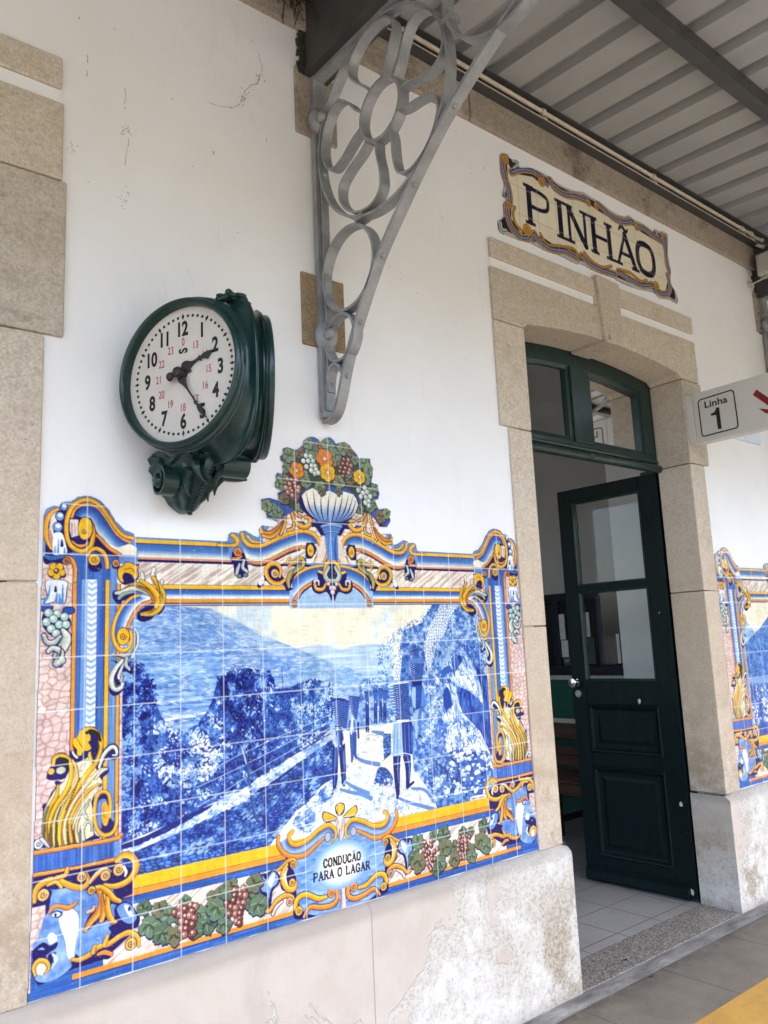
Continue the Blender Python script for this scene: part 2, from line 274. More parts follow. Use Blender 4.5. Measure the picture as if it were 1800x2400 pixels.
        cv.fill(smooth(T('A',"1000,1180 1050,1140 1110,1150 1110,1250 1060,1210 1040,1300 1040,1540 990,1480 980,1320"),5,True),MBL); cv.fill(smooth(T('A',"1045,1250 1080,1170 1120,1200 1150,1330 1130,1470 1090,1510 1050,1450"),5,True),(240,178,24)); brush(cv,T('A',"1075,1250 1075,1380 1110,1390"),2,(160,100,20),None)
        # plinth under the plume
        cv.fill(T('7',"108,430 900,290 950,290 950,480 905,480 110,610"),bst); cv.fill(T('7',"895,300 950,285 955,470 895,470"),(110,158,222))
        brush(cv,T('7',"105,412 500,345 900,272 960,228"),10,ORA,raw=False); brush(cv,T('7',"105,625 500,560 905,470"),10,ORA)
        cv.fill(T('7',"115,280 200,250 260,350 110,380"),NAVY); cv.ball(T('7',[(160,320)])[0],11,12,(230,236,228)); spiral(cv,T('7',[(160,320)])[0],11,1.2,disc=False); brush(cv,T('7',"190,275 240,330 260,350"),[9,7,4],(206,214,202))
        # corner mask
        cv.fill(T('7',"100,645 905,490 1080,560 1080,800 940,860 1000,900 1080,1000 1080,1180 800,1440 500,1530 160,1700 100,1600 95,900"),NAVY)
        cv.fill(T('7',"280,760 560,770 880,760 940,900 900,1000 870,1160 820,1280 560,1420 430,1300 330,900"),mix((72,122,204),(140,180,228),noise2(H,W,22,rng,3)*1.5-.3))
        rect(.018,.05,.70,.80,cob)
        face=mix((84,132,208),(176,206,236),noise2(H,W,26,rng,3)*1.5-.3)
        cv.fill(smooth(T('7',"290,800 350,760 560,780 560,1180 520,1360 470,1520 300,1640 170,1660 110,1600 160,1560 250,1560 290,1480 240,1420 260,1380 330,1330 340,1280 240,1340 110,1340 110,1290 150,1230 190,1110 210,1040 260,960"),5,True),face)
        cv.fill(smooth(T('7',"380,1000 470,950 540,1000 550,1130 510,1330 490,1480 440,1400 420,1260 380,1150 360,1060"),6,True),(240,238,224)); cv.fill(smooth(T('7',"250,1210 300,1180 340,1240 290,1290 260,1280"),6,True),(236,240,240))
        brush(cv,T('7',"120,1350 200,1300 260,1330 340,1280"),[6,12,12,5],NAVY,None); cv.fill(smooth(T('7',"250,1400 330,1370 300,1440 330,1480 270,1460"),5,True),NAVY); brush(cv,T('7',"300,1390 330,1440 290,1520"),[6,9,5],(210,226,240),None)
        brush(cv,T('7',"280,1000 330,970 390,990 360,1030 300,1030"),[2,4,4,3],(40,60,150),None); cv.ball(T('7',[(330,1005)])[0],10,6,(236,240,246),NAVY,1); cv.ball(T('7',[(325,1010)])[0],3.5,5,NAVY,None)
        brush(cv,T('7',"265,985 310,930 380,925 440,940 500,915 535,875"),[7,10,9,12,9,5],(228,150,40))
        cv.fill(smooth(T('7',"125,1560 140,1460 210,1440 265,1490 250,1560 200,1590"),6,True),(240,234,206)); brush(cv,T('7',"130,1600 115,1520 160,1455 230,1460 258,1520 220,1575"),[5,10,11,10,8,4],(244,188,30))
        for s_,w_,c_ in (("120,880 140,760 220,690 330,665 410,700 500,735 590,740 645,680 620,610",[9,14,16,14,14,15,14,12,9],(240,176,30)),("250,720 330,690 380,740",[6,9,7],(246,200,60)),("330,650 420,620 440,560",[10,11,9],(244,188,30)),
                         ("660,690 730,610 800,570 850,590",[9,12,12,9],(240,206,140)),("800,720 900,730 1010,690 1080,620 1110,520 1060,440 980,430 920,480",[9,13,15,17,18,17,16,13],(246,192,26))): brush(cv,T('7',s_),w_,c_,shade=(226,150,40))
        for q,r_ in(((205,815),14),((580,640),12),((810,625),13),((940,570),15)): spiral(cv,T('7',[q])[0],r_,1.3,(240,190,90))
        brush(cv,T('7',"1000,630 1010,590 990,540"),[5,8,6],(244,238,220),None)
        cv.fill(smooth(T('7',"590,1180 640,1030 720,950 770,900 720,800 650,800 640,740 720,730 800,730 880,780 960,860 940,920 870,900 850,960 900,1060 930,1090 880,1110 830,1060 790,1080 740,1080 650,1150"),5,True),NAVY)
        for s_,w_,c_ in(("740,760 780,860 750,970 660,1080 610,1160",[12,18,19,16,8],(236,168,36)),("790,800 800,930 770,1060",[8,18,12],(244,178,40)),("830,840 830,960 870,1060 920,1090",[10,16,14,8],(244,182,30)),("680,760 760,740 840,790 890,850 950,875",[9,12,14,14,9],(246,192,26)),("640,980 690,960 700,920",[9,9,5],(240,200,150))): brush(cv,T('7',s_),w_,c_,shade=(214,130,34))
        spiral(cv,T('7',[(675,770)])[0],10,1.2,(240,182,30)); brush(cv,T('7',"780,780 800,900"),3,(120,70,30),None)
        cv.fill(smooth(T('7',"500,1520 470,1430 560,1460 680,1380 730,1320 800,1300 830,1210 860,1230 850,1320 870,1400 830,1440 700,1440 560,1500"),5,True),NAVY)
        for s_,w_,c_ in(("480,1440 560,1440 660,1390 740,1320 840,1290 960,1210 1050,1180 1120,1230 1130,1300",[7,11,13,13,12,13,14,13,10],(242,180,30)),("690,1370 705,1310",[12,8],(240,180,40)),("800,1300 830,1215",[12,9],(244,186,30)),("740,1390 800,1370 870,1390",[8,11,9],(236,150,40))): brush(cv,T('7',s_),w_,c_,shade=(226,150,40))
        spiral(cv,T('7',[(1055,1290)])[0],15,1.4,(240,186,50))
        # blue drop beside the mask
        cv.fill(smooth(T('7',"900,940 970,880 1050,890 1100,960 1145,1040 1120,1130 1030,1150 960,1180 900,1190 840,1130 950,1060 900,1010"),5,True),NAVY)
        cv.fill(smooth(T('7',"920,950 980,895 1050,905 1090,970 1110,1040 1060,1090 1000,1080 960,1040"),5,True),(112,158,224)); cv.fill(smooth(T('7',"990,920 1040,920 1070,1000 1090,1010 1040,1020"),5,True),(238,240,240)); cv.ball(T('7',[(1040,950)])[0],4,6,NAVY,None)
        # --- centre top
        cv.fill(smooth(T('2',"300,570 305,510 330,487 380,487 410,500 425,475 470,470 515,495 560,525 610,530 605,450 640,415 700,400 900,380 1310,380 1310,800 900,760 640,640 480,800 330,760"),6,True),(112,152,214))
        cob2=mix((196,150,140),(240,226,214),ed*4)
        cv.fill(T('2',"640,520 850,250 900,230 1310,330 1310,800 1000,760 900,700 760,800 640,760"),cob2); cv.fill(T('2',"960,380 1310,380 1310,470 1200,470"),NAVY); cv.fill(T('2',"1000,440 1310,440 1310,780 1000,780"),cob2)
        cv.fill(T('2',"470,720 700,680 900,640 1050,640 1050,760 860,770 640,900 480,790"),hatch)
        ribbon(cv,T('2',"430,560 500,620 630,640 760,590 900,530 1040,500 1130,530 1175,610"),T('2',"470,735 560,770 650,765 780,710 920,650 1050,610 1060,600 1090,590"),[(48,92,178),(66,118,200),(130,172,224),(236,234,222),CRE],14)
        brush(cv,T('2',"330,760 430,765"),8,ORA); brush(cv,T('2',"480,760 560,790 650,780 760,735 880,672 990,635 1060,640"),[7,10,11,10,9],(238,150,50)); brush(cv,T('2',"480,785 560,815 660,805 770,755 890,695 1000,660"),[3,6,6,5],NAVY,None)
        brush(cv,T('2',"345,520 385,560 380,605 330,615 200,612"),[13,17,13,10,9.5],YEL); brush(cv,T('2',"435,505 455,570 520,620 630,620 760,565 900,500 1040,480 1140,520 1195,610 1190,700 1145,770"),[13,13,12,12,13,13,13,12],YEL); brush(cv,T('2',"490,530 540,580 620,590"),[9,10,5],YEL)
        p=T('2',[(395,680)])[0]; cv.fill(T('2',"340,680 460,690 480,760 500,880 430,940 360,910 350,800 330,780"),NAVY); brush(cv,T('2',"420,720 390,745 345,745"),[12,10,8],(236,150,50)); spiral(cv,p,14,1.5,(238,150,50))
        for s_ in("455,760 440,830 480,870","410,800 390,850 380,900"): brush(cv,T('2',s_),[6,11,9],(196,204,192))
        for q in((470,905),(405,915)): cv.ball(T('2',[q])[0],8,6,(120,126,120),NAVY)
        cv.fill(T('2',"1050,640 1060,590 1130,590 1160,650 1130,760 1060,760 1050,720"),NAVY); p=T('2',[(1100,665)])[0]; cv.ball(p,13,20,YEL); spiral(cv,p,12,1.0,disc=False); cv.fill(smooth(T('2',"1050,750 1110,745 1140,700 1130,770 1080,790"),5,True),(238,234,226))
        # leaves and curls either side of the vase
        for s_,w_,c_ in(("870,220 860,310 820,420 740,490 650,500 620,450",[7,9,13,15,16,11],(244,186,30)),("850,380 800,470 720,530 640,520",[5,10,13,10],(240,176,34)),("860,360 840,440 810,510",[5,10,8],(244,190,60)),("910,220 920,310 960,400 1040,440 1100,400 1095,350 1050,340",[8,11,14,15,14,12,9],(244,186,30)),("940,400 930,450 880,470",[7,10,8],(240,196,90)),("900,230 960,310 1010,340",[6,9,8],(240,176,40))): brush(cv,T('2',s_),w_,c_,NAVY,2.5,shade=(222,140,30))
        cv.ball(T('2',[(1055,385)])[0],7,8,(240,220,170),NAVY,1)
        # inner arch
        cv.fill(T('2',"900,1010 1000,930 1150,850 1310,830 1310,1190 985,1190 985,1130 905,1130"),(206,220,232))
        rect(.805,XC+.001,1.545,1.61,(166,196,230))
        ribbon(cv,T('2',"915,950 980,890 1080,845 1200,825 1310,820"),T('2',"930,1110 1000,1040 1080,980 1200,950 1310,940"),[(52,100,186),(60,112,196),(110,158,218),(226,232,234)],10)
        brush(cv,T('2',"1310,955 1200,955 1110,985 1020,1045 960,1120 930,1180"),[9,10,10,10,10],(238,150,40)); brush(cv,T('2',"1310,970 1200,975 1110,1010 1030,1070 985,1140"),[4,5,5,3],NAVY,None)
        spiral(cv,T('2',[(945,1185)])[0],10,1.2,(238,150,40))
        brush(cv,T('2',"910,960 980,893 1080,840 1180,818 1230,815"),[9,9,8,7],YEL)
        cv.fill(smooth(T('2',"655,900 680,800 750,780 820,830 830,920 900,930 980,760 1050,740 1050,820 960,900 910,1010 930,1040 870,1060 830,1000 720,1000 660,960 640,1010 590,1030 585,980 630,920"),5,True),NAVY)
        brush(cv,T('2',"900,810 880,770 900,740"),[12,10,6],YEL); brush(cv,T('2',"900,790 950,780 1000,745 1030,765 1020,820 950,860 900,900 880,960 890,1020",),[12,14,13,12,11,14,16,14,8],(200,176,50)); brush(cv,T('2',"1000,800 940,860 900,950"),[7,9,5],(120,138,110),None)
        brush(cv,T('2',"850,950 800,985 730,975 680,920 670,850 710,800 770,800 810,850 800,920"),[9,11,13,13,14,14,13,11,8],(244,188,24)); spiral(cv,T('2',[(755,890)])[0],14,1.4,(238,196,110)); cv.fill(smooth(T('2',"590,975 640,910 650,980 610,1005"),5,True),(240,238,232))
        # shell over the arch
        cv.fill(smooth(T('2',"1165,880 1230,840 1250,760 1310,770 1310,1140 1280,1100 1250,1070 1180,1090 1120,1050 1115,960 1170,940"),5,True),NAVY)
        brush(cv,T('2',"1180,870 1230,880 1255,800 1290,775 1306,790"),[8,12,14,12,6],(244,188,20)); brush(cv,T('2',"1275,830 1240,900 1270,960 1308,960"),[12,17,17,12],(190,204,182)); brush(cv,T('2',"1290,860 1280,910 1306,940"),[3,5,3],(70,76,60),None)
        brush(cv,T('2',"1150,1010 1140,965 1175,960 1180,1000"),[9,8,7,5],(238,226,206)); brush(cv,T('2',"1140,1000 1160,1040 1220,1040 1250,990"),[9,11,11,8],(240,180,30))
        for q,r_ in(((1275,990),7),((1300,1030),8),((1318,1070),9)): cv.ball(T('2',[q])[0],r_,None,(222,190,186),(70,40,80),1.2,(246,236,232))
        # stem brackets beside the pillar
        cv.fill(T('2',"1205,540 1240,510 1250,760 1150,790"),(234,216,206)); brush(cv,T('2',"1250,525 1268,620 1255,720 1230,780"),[9,9,8,7],(240,176,40))
        # --- cartouche
        cv.fill(smooth(T('8',"720,620 830,740 960,720 1100,600 1280,620 1300,1230 1000,1290 870,1290 870,1100 760,1040 760,860 800,780"),5,True),NAVY)
        cv.fill(smooth(T('8',"850,800 960,740 1120,600 1285,600 1305,1200 1000,1260 900,1120 890,950"),5,True),mix((84,140,216),(168,202,236),noise2(H,W,(8,40),rng,3)*1.6-.3))
        ribbon(cv,T('8',"830,590 840,650 920,670 1010,610 1100,530 1180,490 1230,540"),T('8',"745,640 800,740 930,740 1040,670 1120,610 1140,600 1170,640"),[(60,70,130),(100,140,204),(170,200,234),(110,150,212)],8)
        brush(cv,T('8',"735,590 735,660 790,735 880,765 980,740 1060,670 1130,605"),[12,13,14,15,14,12,9],(238,158,40)); brush(cv,T('8',"860,545 830,580 840,640 900,660 990,620 1080,540 1170,490 1225,530 1230,590 1200,640"),[12,13,13,14,14,14,14,12,9,5],YEL)
        cv.ball(T('8',[(1165,595)])[0],11,14,(190,190,200),NAVY)
        brush(cv,T('8',"1285,640 1270,560 1240,440"),[14,20,10],(220,190,180)); brush(cv,T('8',"1285,500 1260,430 1230,380"),[14,12,6],(236,214,200),None); cv.fill(smooth(T('8',"1225,330 1270,295 1290,310 1290,400 1240,400"),5,True),NAVY); cv.fill(smooth(T('8',"1232,335 1270,303 1290,312 1290,395 1250,385"),5,True),(246,190,24)); cv.fill(smooth(T('8',"1115,430 1120,380 1150,375 1220,405 1245,440 1150,470"),5,True),NAVY); cv.fill(smooth(T('8',"1122,425 1130,385 1150,382 1215,412 1235,437 1150,460"),5,True),(246,190,24))
        brush(cv,T('8',"720,890 770,850 820,800 870,790 885,830 860,860"),[9,10,11,11,10,8],(242,180,40)); brush(cv,T('8',"810,830 775,900 780,980 820,1040 870,1040 885,990 850,970"),[10,15,17,17,16,13,9],(244,196,50)); brush(cv,T('8',"815,860 795,930 810,1000"),[4,7,4],(246,236,206),None)
        spiral(cv,T('8',[(860,830)])[0],9,1.2,(242,184,40)); spiral(cv,T('8',[(855,985)])[0],11,1.2,(242,184,40))
        cv.fill(smooth(T('8',"580,930 640,900 700,880 750,930 740,1000 690,1060 670,1200 620,1180 600,1100 570,1040"),5,True),NAVY); cv.fill(smooth(T('8',"600,930 630,960 690,890 735,940 720,1000 670,1050 650,1180 640,1080 590,1050"),5,True),(132,172,228)); cv.fill(smooth(T('8',"650,970 700,900 700,960 670,1030"),5,True),(240,242,244))
        for s_,w_,c_ in(("610,1230 660,1230 720,1150 790,1100 850,1110 870,1150",[9,12,13,14,13,10],(240,176,34)),("690,1260 720,1200 770,1150",[9,10,6],(238,220,200)),("900,1250 885,1190 910,1120 980,1090 1080,1125 1150,1110",[11,15,16,16,15,10],YEL),("960,1280 1010,1200 1110,1200 1200,1180 1250,1120 1240,1050 1190,1030",[9,13,15,15,16,15,12],(240,160,36))): brush(cv,T('8',s_),w_,c_,NAVY,2.5)
        for q,r_,c_ in(((835,1150),12,(226,170,120)),((915,1230),13,(244,188,30)),((1195,1075),14,(240,160,36))): spiral(cv,T('8',[q])[0],r_,1.3,c_)
        brush(cv,T('8',"1295,1200 1290,1080 1290,990"),[22,14,16],(228,200,190))
    cv.mir=None
    T=lambda r,s: cv.t(r,s)
    # vine garlands (traced on either side)
    def leaf(p,r,a,seed,cols=None):
        cols=cols or (((108,136,108),(70,96,74),(138,156,122)),((92,120,92),(58,82,62),(126,148,116)),((126,128,92),(88,72,54),(112,136,104)))[seed%3]
        q=np.random.default_rng(seed); n=34; t=np.linspace(0,2*np.pi,n,endpoint=False)
        rad=r*(.72+.26*np.abs(np.cos(2.5*t))**.6+q.uniform(-.09,.09,n))*(1-.12*np.cos(t-np.pi))
        pts=p+np.stack([np.cos(t+a)*rad,np.sin(t+a)*rad],1)
        cv.fill(p+(pts-p)*1.10+[1,2],(40,44,96)); cv.fill(pts,cols[0])
        for k in range(5):
            b=a+(k-2)*.9; e=p+.8*r*np.array([np.cos(b),np.sin(b)])
            o=.12*r*np.array([-np.sin(b),np.cos(b)])
            brush(cv,np.array([p,p+(e-p)*.5+o,e+o]),[2,r*.24,1],cols[1] if k%2 else cols[2],None); brush(cv,np.array([p,e]),[1.6,.8],(58,60,48),None)
    def grapes(r,q,rad,cols,hi):
        pp=T(r,q); 
        for p in pp: cv.ball(p+[1.5,2],rad*1.15,None,(56,34,62),None)
        for i,p in enumerate(pp): cv.ball(p,rad,None,cols[i%len(cols)],(60,30,40),1.0,hi)
    RED=((150,86,76),(176,116,104),(132,66,62)); GW=((196,214,206),(176,200,192),(208,222,212))
    for i,(q,r_,a) in enumerate((((1240,1100),32,1.6),((1180,950),22,-1.2),((1330,960),24,-.8),((1430,1020),27,-1.9),((1360,1180),30,1.2),((1480,1200),28,1.5),((1580,880),18,-1.5),((1560,1000),24,2.2))): leaf(T('7',[q])[0],r_,a,i)
    for i,(q,r_,a) in enumerate((((60,1250),28,2),((120,1330),32,1.3),((200,1120),30,2.6),((210,1200),34,1.9),((300,1060),30,-1.3),((330,1020),22,-1),((270,1340),26,1.5),((480,1100),34,1.6),((530,1000),30,-1.2),((560,1170),34,1.2),((30,1390),24,2))): leaf(T('8',[q])[0],r_,a,30+i)
    grapes('7',"1480,985 1525,930 1580,950 1640,925 1530,1000 1585,1020 1630,980 1545,1070 1600,1080 1650,1055 1540,1140 1590,1140 1645,1120 1575,1200 1640,1205",9.5,RED,(232,200,190))
    grapes('8',"-20,1180 20,1190 -10,1230 10,1290 -30,1270 -5,1345 0,1420",10,RED,(232,200,190))
    grapes('8',"360,1050 435,1035 360,1095 410,1090 450,1095 350,1140 395,1160 435,1160 290,1165 325,1195 365,1205 420,1205 310,1255 365,1255 405,1250 400,1300 375,1320 400,1335",10,RED,(226,190,180))
    for i,(q,r_,a) in enumerate((((360,660),30,-.8),((330,780),30,1.6),((370,820),36,1.8),((500,600),22,-1),((590,590),32,-1),((600,690),34,1),((560,830),32,1.9),((700,700),28,-2),((690,790),30,1.6),((830,560),18,-1),((760,570),22,-1.5),((820,720),32,2),((840,770),26,1.3),((940,510),28,-1.2),((920,630),36,1.3),((970,680),30,1.5),((530,900),20,1.6))): leaf(T('D',[q])[0],r_,a,60+i)
    grapes('D',"425,655 480,640 440,690 480,680 415,720 460,745 510,735 535,710 435,770 485,775 445,810 490,805 515,800 450,840 470,870 480,890",9,RED,(232,200,190))
    grapes('D',"735,610 765,600 800,595 820,605 725,640 760,655 790,640 720,680 755,690 790,680 720,720 760,715 795,705 740,755 780,750 745,795 770,790",8,RED,(232,200,190))
    # vase, flowers and fruit
    halo="225,1085 120,1050 105,980 60,950 60,880 50,830 140,812 260,845 325,865 250,830 240,760 285,735 215,700 205,650 225,610 215,560 240,525 290,540 305,500 290,450 318,420 272,385 268,340 305,310 298,250 350,235 440,265 475,255 530,212 540,155 600,120 650,115 705,145 725,185 745,165 765,138 835,120 875,150 905,195 1000,172 1060,210 1105,275 1150,325 1160,360 1295,365 1302,430 1332,480 1325,560 1312,640 1385,662 1392,720 1405,770 1392,830 1355,850 1395,945 1480,932 1535,965 1522,1040 1532,1080 1490,1150 1390,1110 1250,960 1000,900 640,900 440,960 300,1040"
    cv.fill(T('9',halo),(66,100,186))
    cv.fill(T('9',"330,900 340,600 420,400 540,260 640,200 830,180 1000,240 1130,360 1230,420 1300,640 1330,830 1370,960 1250,1000 1150,800 1000,700 600,700 490,760 470,1000 420,960"),(70,84,66))
    L=((180,960,42),(120,900,34),(240,990,34),(310,820,36),(260,690,36),(290,600,34),(330,460,36),(370,340,44),(480,300,34),(540,560,36),(560,650,36),(620,260,46),(590,200,38),(690,230,34),(820,230,46),(780,200,34),(900,320,40),(1000,250,48),(1060,290,34),(1120,380,28),(1230,430,42),(1270,500,40),(1250,600,38),(1060,620,36),(1040,520,34),(1330,750,36),(1350,700,30),(1350,880,32),(1420,1040,44),(1480,990,34),(1300,930,32),(930,640,44),(720,690,40),(440,800,34),(490,920,30),(1180,940,30),(680,350,30),(860,400,30),(960,440,30))
    for i,(x,y,r_) in enumerate(L):
        br=i%5==3
        leaf(T('9',[(x,y)])[0],r_*.62,(i*2.4)%6.28,100+i,((130,112,84),(96,70,54),(150,140,106)) if br else (((122,150,122),(84,112,86),(156,174,136)),((146,160,116),(96,112,80),(120,148,122)))[i%2])
    cv.fill(T('9',"440,0 440,0"),NAVY) if False else None
    Vz="485,800 530,750 600,740 640,700 690,740 740,790 830,730 900,790 980,740 1040,790 1100,780 1150,830 1160,920 1120,1000 1040,1080 900,1115 760,1110 640,1060 540,980 490,900"
    cv.fill(smooth(T('9',Vz),6,True),NAVY); vp=T('9',"830,910")[0]
    tops=[(510,790),(560,740),(640,705),(730,770),(830,735),(910,780),(985,745),(1050,765),(1100,780),(1135,830),(1155,900)]; bots=[(700,1085),(720,1095),(745,1100),(775,1105),(810,1108),(850,1110),(890,1110),(920,1108),(945,1100),(965,1095),(985,1085)]
    for i in range(len(tops)-1):
        a,b=T('9',[tops[i]])[0],T('9',[tops[i+1]])[0]; c,d=T('9',[bots[i]])[0],T('9',[bots[i+1]])[0]
        bx=(i-4.5)/4.5; ctr=lambda u,v,s_: np.array([u,u*.45+v*.55+[bx*16+s_,4],v])
        A=smooth(ctr(a,c,1),10); B=smooth(ctr(b,d,-1),10); n=len(A)
        for j in range(n-1):
            f=j/(n-1); g=np.interp(f,[0,.3,.5,.8,1],[0,.04,.5,.75,1]); col=np.array((246,242,224))*(1-g)+np.array((72,126,208))*g
            cv.fill(np.array([A[j],B[j],B[j+1],A[j+1]]),col)
    for i in (2,5): leaf(T('9',[((730,0),(0,0),(740,740),(0,0),(0,0),(930,740))[i]])[0],16,1.6,200+i,((122,120,92),(96,70,54),(140,150,116)))
    cv.fill(T('9',"600,1090 1070,1090 1000,1180 960,1250 730,1250 690,1180"),NAVY)
    cv.fill(T('9',"735,1150 850,1105 965,1150 940,1200 920,1240 930,1530 800,1530 805,1280 770,1230"),(86,138,214)); brush(cv,T('9',"740,1145 850,1125 960,1145"),[9,12,9],(130,172,228)); brush(cv,T('9',"770,1215 850,1200 930,1215"),[5,7,5],(120,164,224))
    brush(cv,T('9',"900,1260 890,1400 900,1520"),[5,8,10],(54,98,184),None); brush(cv,T('9',"835,1260 830,1400 830,1520"),[3,5,5],(126,170,228),None)
    for x,y,r_,col,nn in((775,370,50,(238,138,24),5),(455,505,42,(238,150,40),5),(808,530,46,(248,192,16),6),(1170,580,38,(248,192,16),6)):
        p=T('9',[(x,y)])[0]; r_=r_*.60
        for a in range(nn): cv.ball(p+r_*.66*np.array([np.cos(a*6.283/nn+.5),np.sin(a*6.283/nn+.5)])+[1,2],r_*.62,None,(80,40,40),None)
        for a in range(nn): cv.ball(p+r_*.64*np.array([np.cos(a*6.283/nn+.5),np.sin(a*6.283/nn+.5)]),r_*.56,None,col,(120,60,30),.8)
        for a in range(nn*2): 
            u=np.array([np.cos(a*3.1416/nn),np.sin(a*3.1416/nn)]); brush(cv,np.array([p+u*r_*.2,p+u*r_*.62]),[2,.8],(110,60,40),None)
        cv.ball(p,r_*.24,None,(236,220,190),(90,50,40),1)
    grapes('9',"560,335 615,345 530,395 585,395 640,395 565,460 625,450 665,455 620,505 675,495 660,540 700,530",9,GW,(240,246,240))
    grapes('9',"350,600 400,610 450,610 375,660 430,650 330,700 385,715 440,690 475,700 355,755 400,740 470,735 405,790",9,((176,116,108),(152,88,80),(190,136,124)),(236,210,200))
    grapes('9',"995,380 1045,385 985,430 1035,435 1075,450 960,475 1010,480 1060,500 950,515 995,525 1050,535 985,570",8,RED,(232,200,190))
    grapes('9',"1230,700 1155,730 1215,760 1260,750 1185,800 1245,810 1295,800 1280,855 1240,870 1280,905",9.5,((208,222,212),(188,206,198)),(246,248,244))

LETTERS={ # stroke, width class
 'P':[((.1,0),(.1,1),2),((.1,1),(.45,1),(.68,.92),(.72,.74),(.66,.56),(.45,.48),(.12,.48),1)],'I':[((.35,0),(.35,1),2)],'N':[((.12,0),(.12,1),1),((.14,1),(.74,0),2),((.76,0),(.76,1),1)],
 'H':[((.12,0),(.12,1),2),((.74,0),(.74,1),2),((.12,.5),(.74,.5),1)],'A':[((.05,0),(.4,1),1),((.4,1),(.75,0),2),((.16,.33),(.64,.33),1)],'O':[((.4,1),(.16,.92),(.06,.7),(.05,.5),(.06,.3),(.16,.08),(.4,0),(.64,.08),(.74,.3),(.75,.5),(.74,.7),(.64,.92),(.4,1),2)],
 'C':[((.72,.78),(.62,.94),(.42,1),(.2,.92),(.08,.7),(.07,.5),(.09,.28),(.2,.08),(.42,0),(.64,.06),(.74,.22),2)],'D':[((.12,0),(.12,1),2),((.1,1),(.42,1),(.66,.88),(.75,.62),(.75,.38),(.66,.12),(.42,0),(.1,0),1.5)],'U':[((.12,1),(.12,.3),(.22,.06),(.43,0),(.64,.06),(.74,.3),(.74,1),1.5)],
 'R':[((.12,0),(.12,1),2),((.1,1),(.45,1),(.66,.92),(.68,.76),(.62,.58),(.42,.5),(.12,.5),1),((.4,.5),(.75,0),2)],'L':[((.15,0),(.15,1),2),((.12,.03),(.7,.03),(.72,.2),1)],'G':[((.72,.78),(.62,.94),(.42,1),(.2,.92),(.08,.7),(.07,.5),(.09,.28),(.2,.08),(.42,0),(.64,.06),(.72,.2),(.72,.42),2),((.5,.42),(.78,.42),1)]}
SERIF={'P':[(.1,0),(.1,1)],'I':[(.35,0),(.35,1)],'N':[(.12,0),(.12,1),(.76,1)],'H':[(.12,0),(.12,1),(.74,0),(.74,1)],'A':[(.05,0),(.75,0)],'D':[(.12,0),(.12,1)],'U':[(.12,1),(.74,1)],'R':[(.12,0),(.12,1),(.75,0)],'L':[(.15,0),(.15,1)]}
def letter(cv,ch,fn,w,col,serif=1.0,sw=.17,lo=.5,k=.25):
    for s_ in LETTERS[ch]:
        pts=np.array([fn(*q) for q in s_[:-1]]); 
        if len(pts)>2: pts=smooth(pts,8)
        else: pts=smooth(pts,6)
        brush(cv,pts,w*(lo+k*s_[-1]),col,None,raw=True)
    if serif:
        for x,y in SERIF.get(ch,()):
            if sw>1:
                q=fn(x,y); t_=w*.26; up=1 if y<.5 else -1; cv.fill(np.array([q+[-sw,-t_],q+[sw,-t_],q+[sw,t_],q+[-sw,t_]])+[0,up*w*.22],col)
            else: brush(cv,np.array([fn(x-sw,y),fn(x+sw,y)]),w*.62*serif,col,None)
def paint_caption(cv):
    T=lambda r,s: cv.t(r,s)
    p=T('8',[(1285,830)])[0]; t=np.linspace(0,2*np.pi,60)
    for i,f in enumerate(np.linspace(1,.25,9)): cv.fill(p+np.stack([np.cos(t)*112*f+(0),np.sin(t)*74*f],1),[np.interp(i/8,[0,.3,.65],[a,b,c]) for a,b,c in zip((140,182,230),(206,222,232),(244,240,222))])
    # caption lines, placed on their traced baselines
    def line(a,b,h,txt,ww):
        a,b=T('8',[a])[0],T('8',[b])[0]; d=(b-a)/np.linalg.norm(b-a); L=np.linalg.norm(b-a); n=np.array([d[1],-d[0]])
        adv=L/sum(.55 if c==' ' else (.5 if c=='I' else .95) for c in txt); x=0
        for c in txt:
            st=.55 if c==' ' else .95
            if c!=' ':
                base='A' if c=='~' else c
                letter(cv,base,lambda u,v,x=x: a+d*(x*adv+u*adv*.92)+n*v*h,ww,(36,32,66),.8,.16)
                if c=='~':
                    q=[a+d*(x*adv+u*adv)+n*v*h for u,v in((.08,1.22),(.25,1.34),(.5,1.2),(.7,1.34))]; brush(cv,np.array(q),2.2,(36,32,66),None)
            x+=st
    line((1128,860),(1455,785),24,'CONDUC~O',6.2); line((1042,982),(1535,865),24,'PARA O LAGAR',6.2)

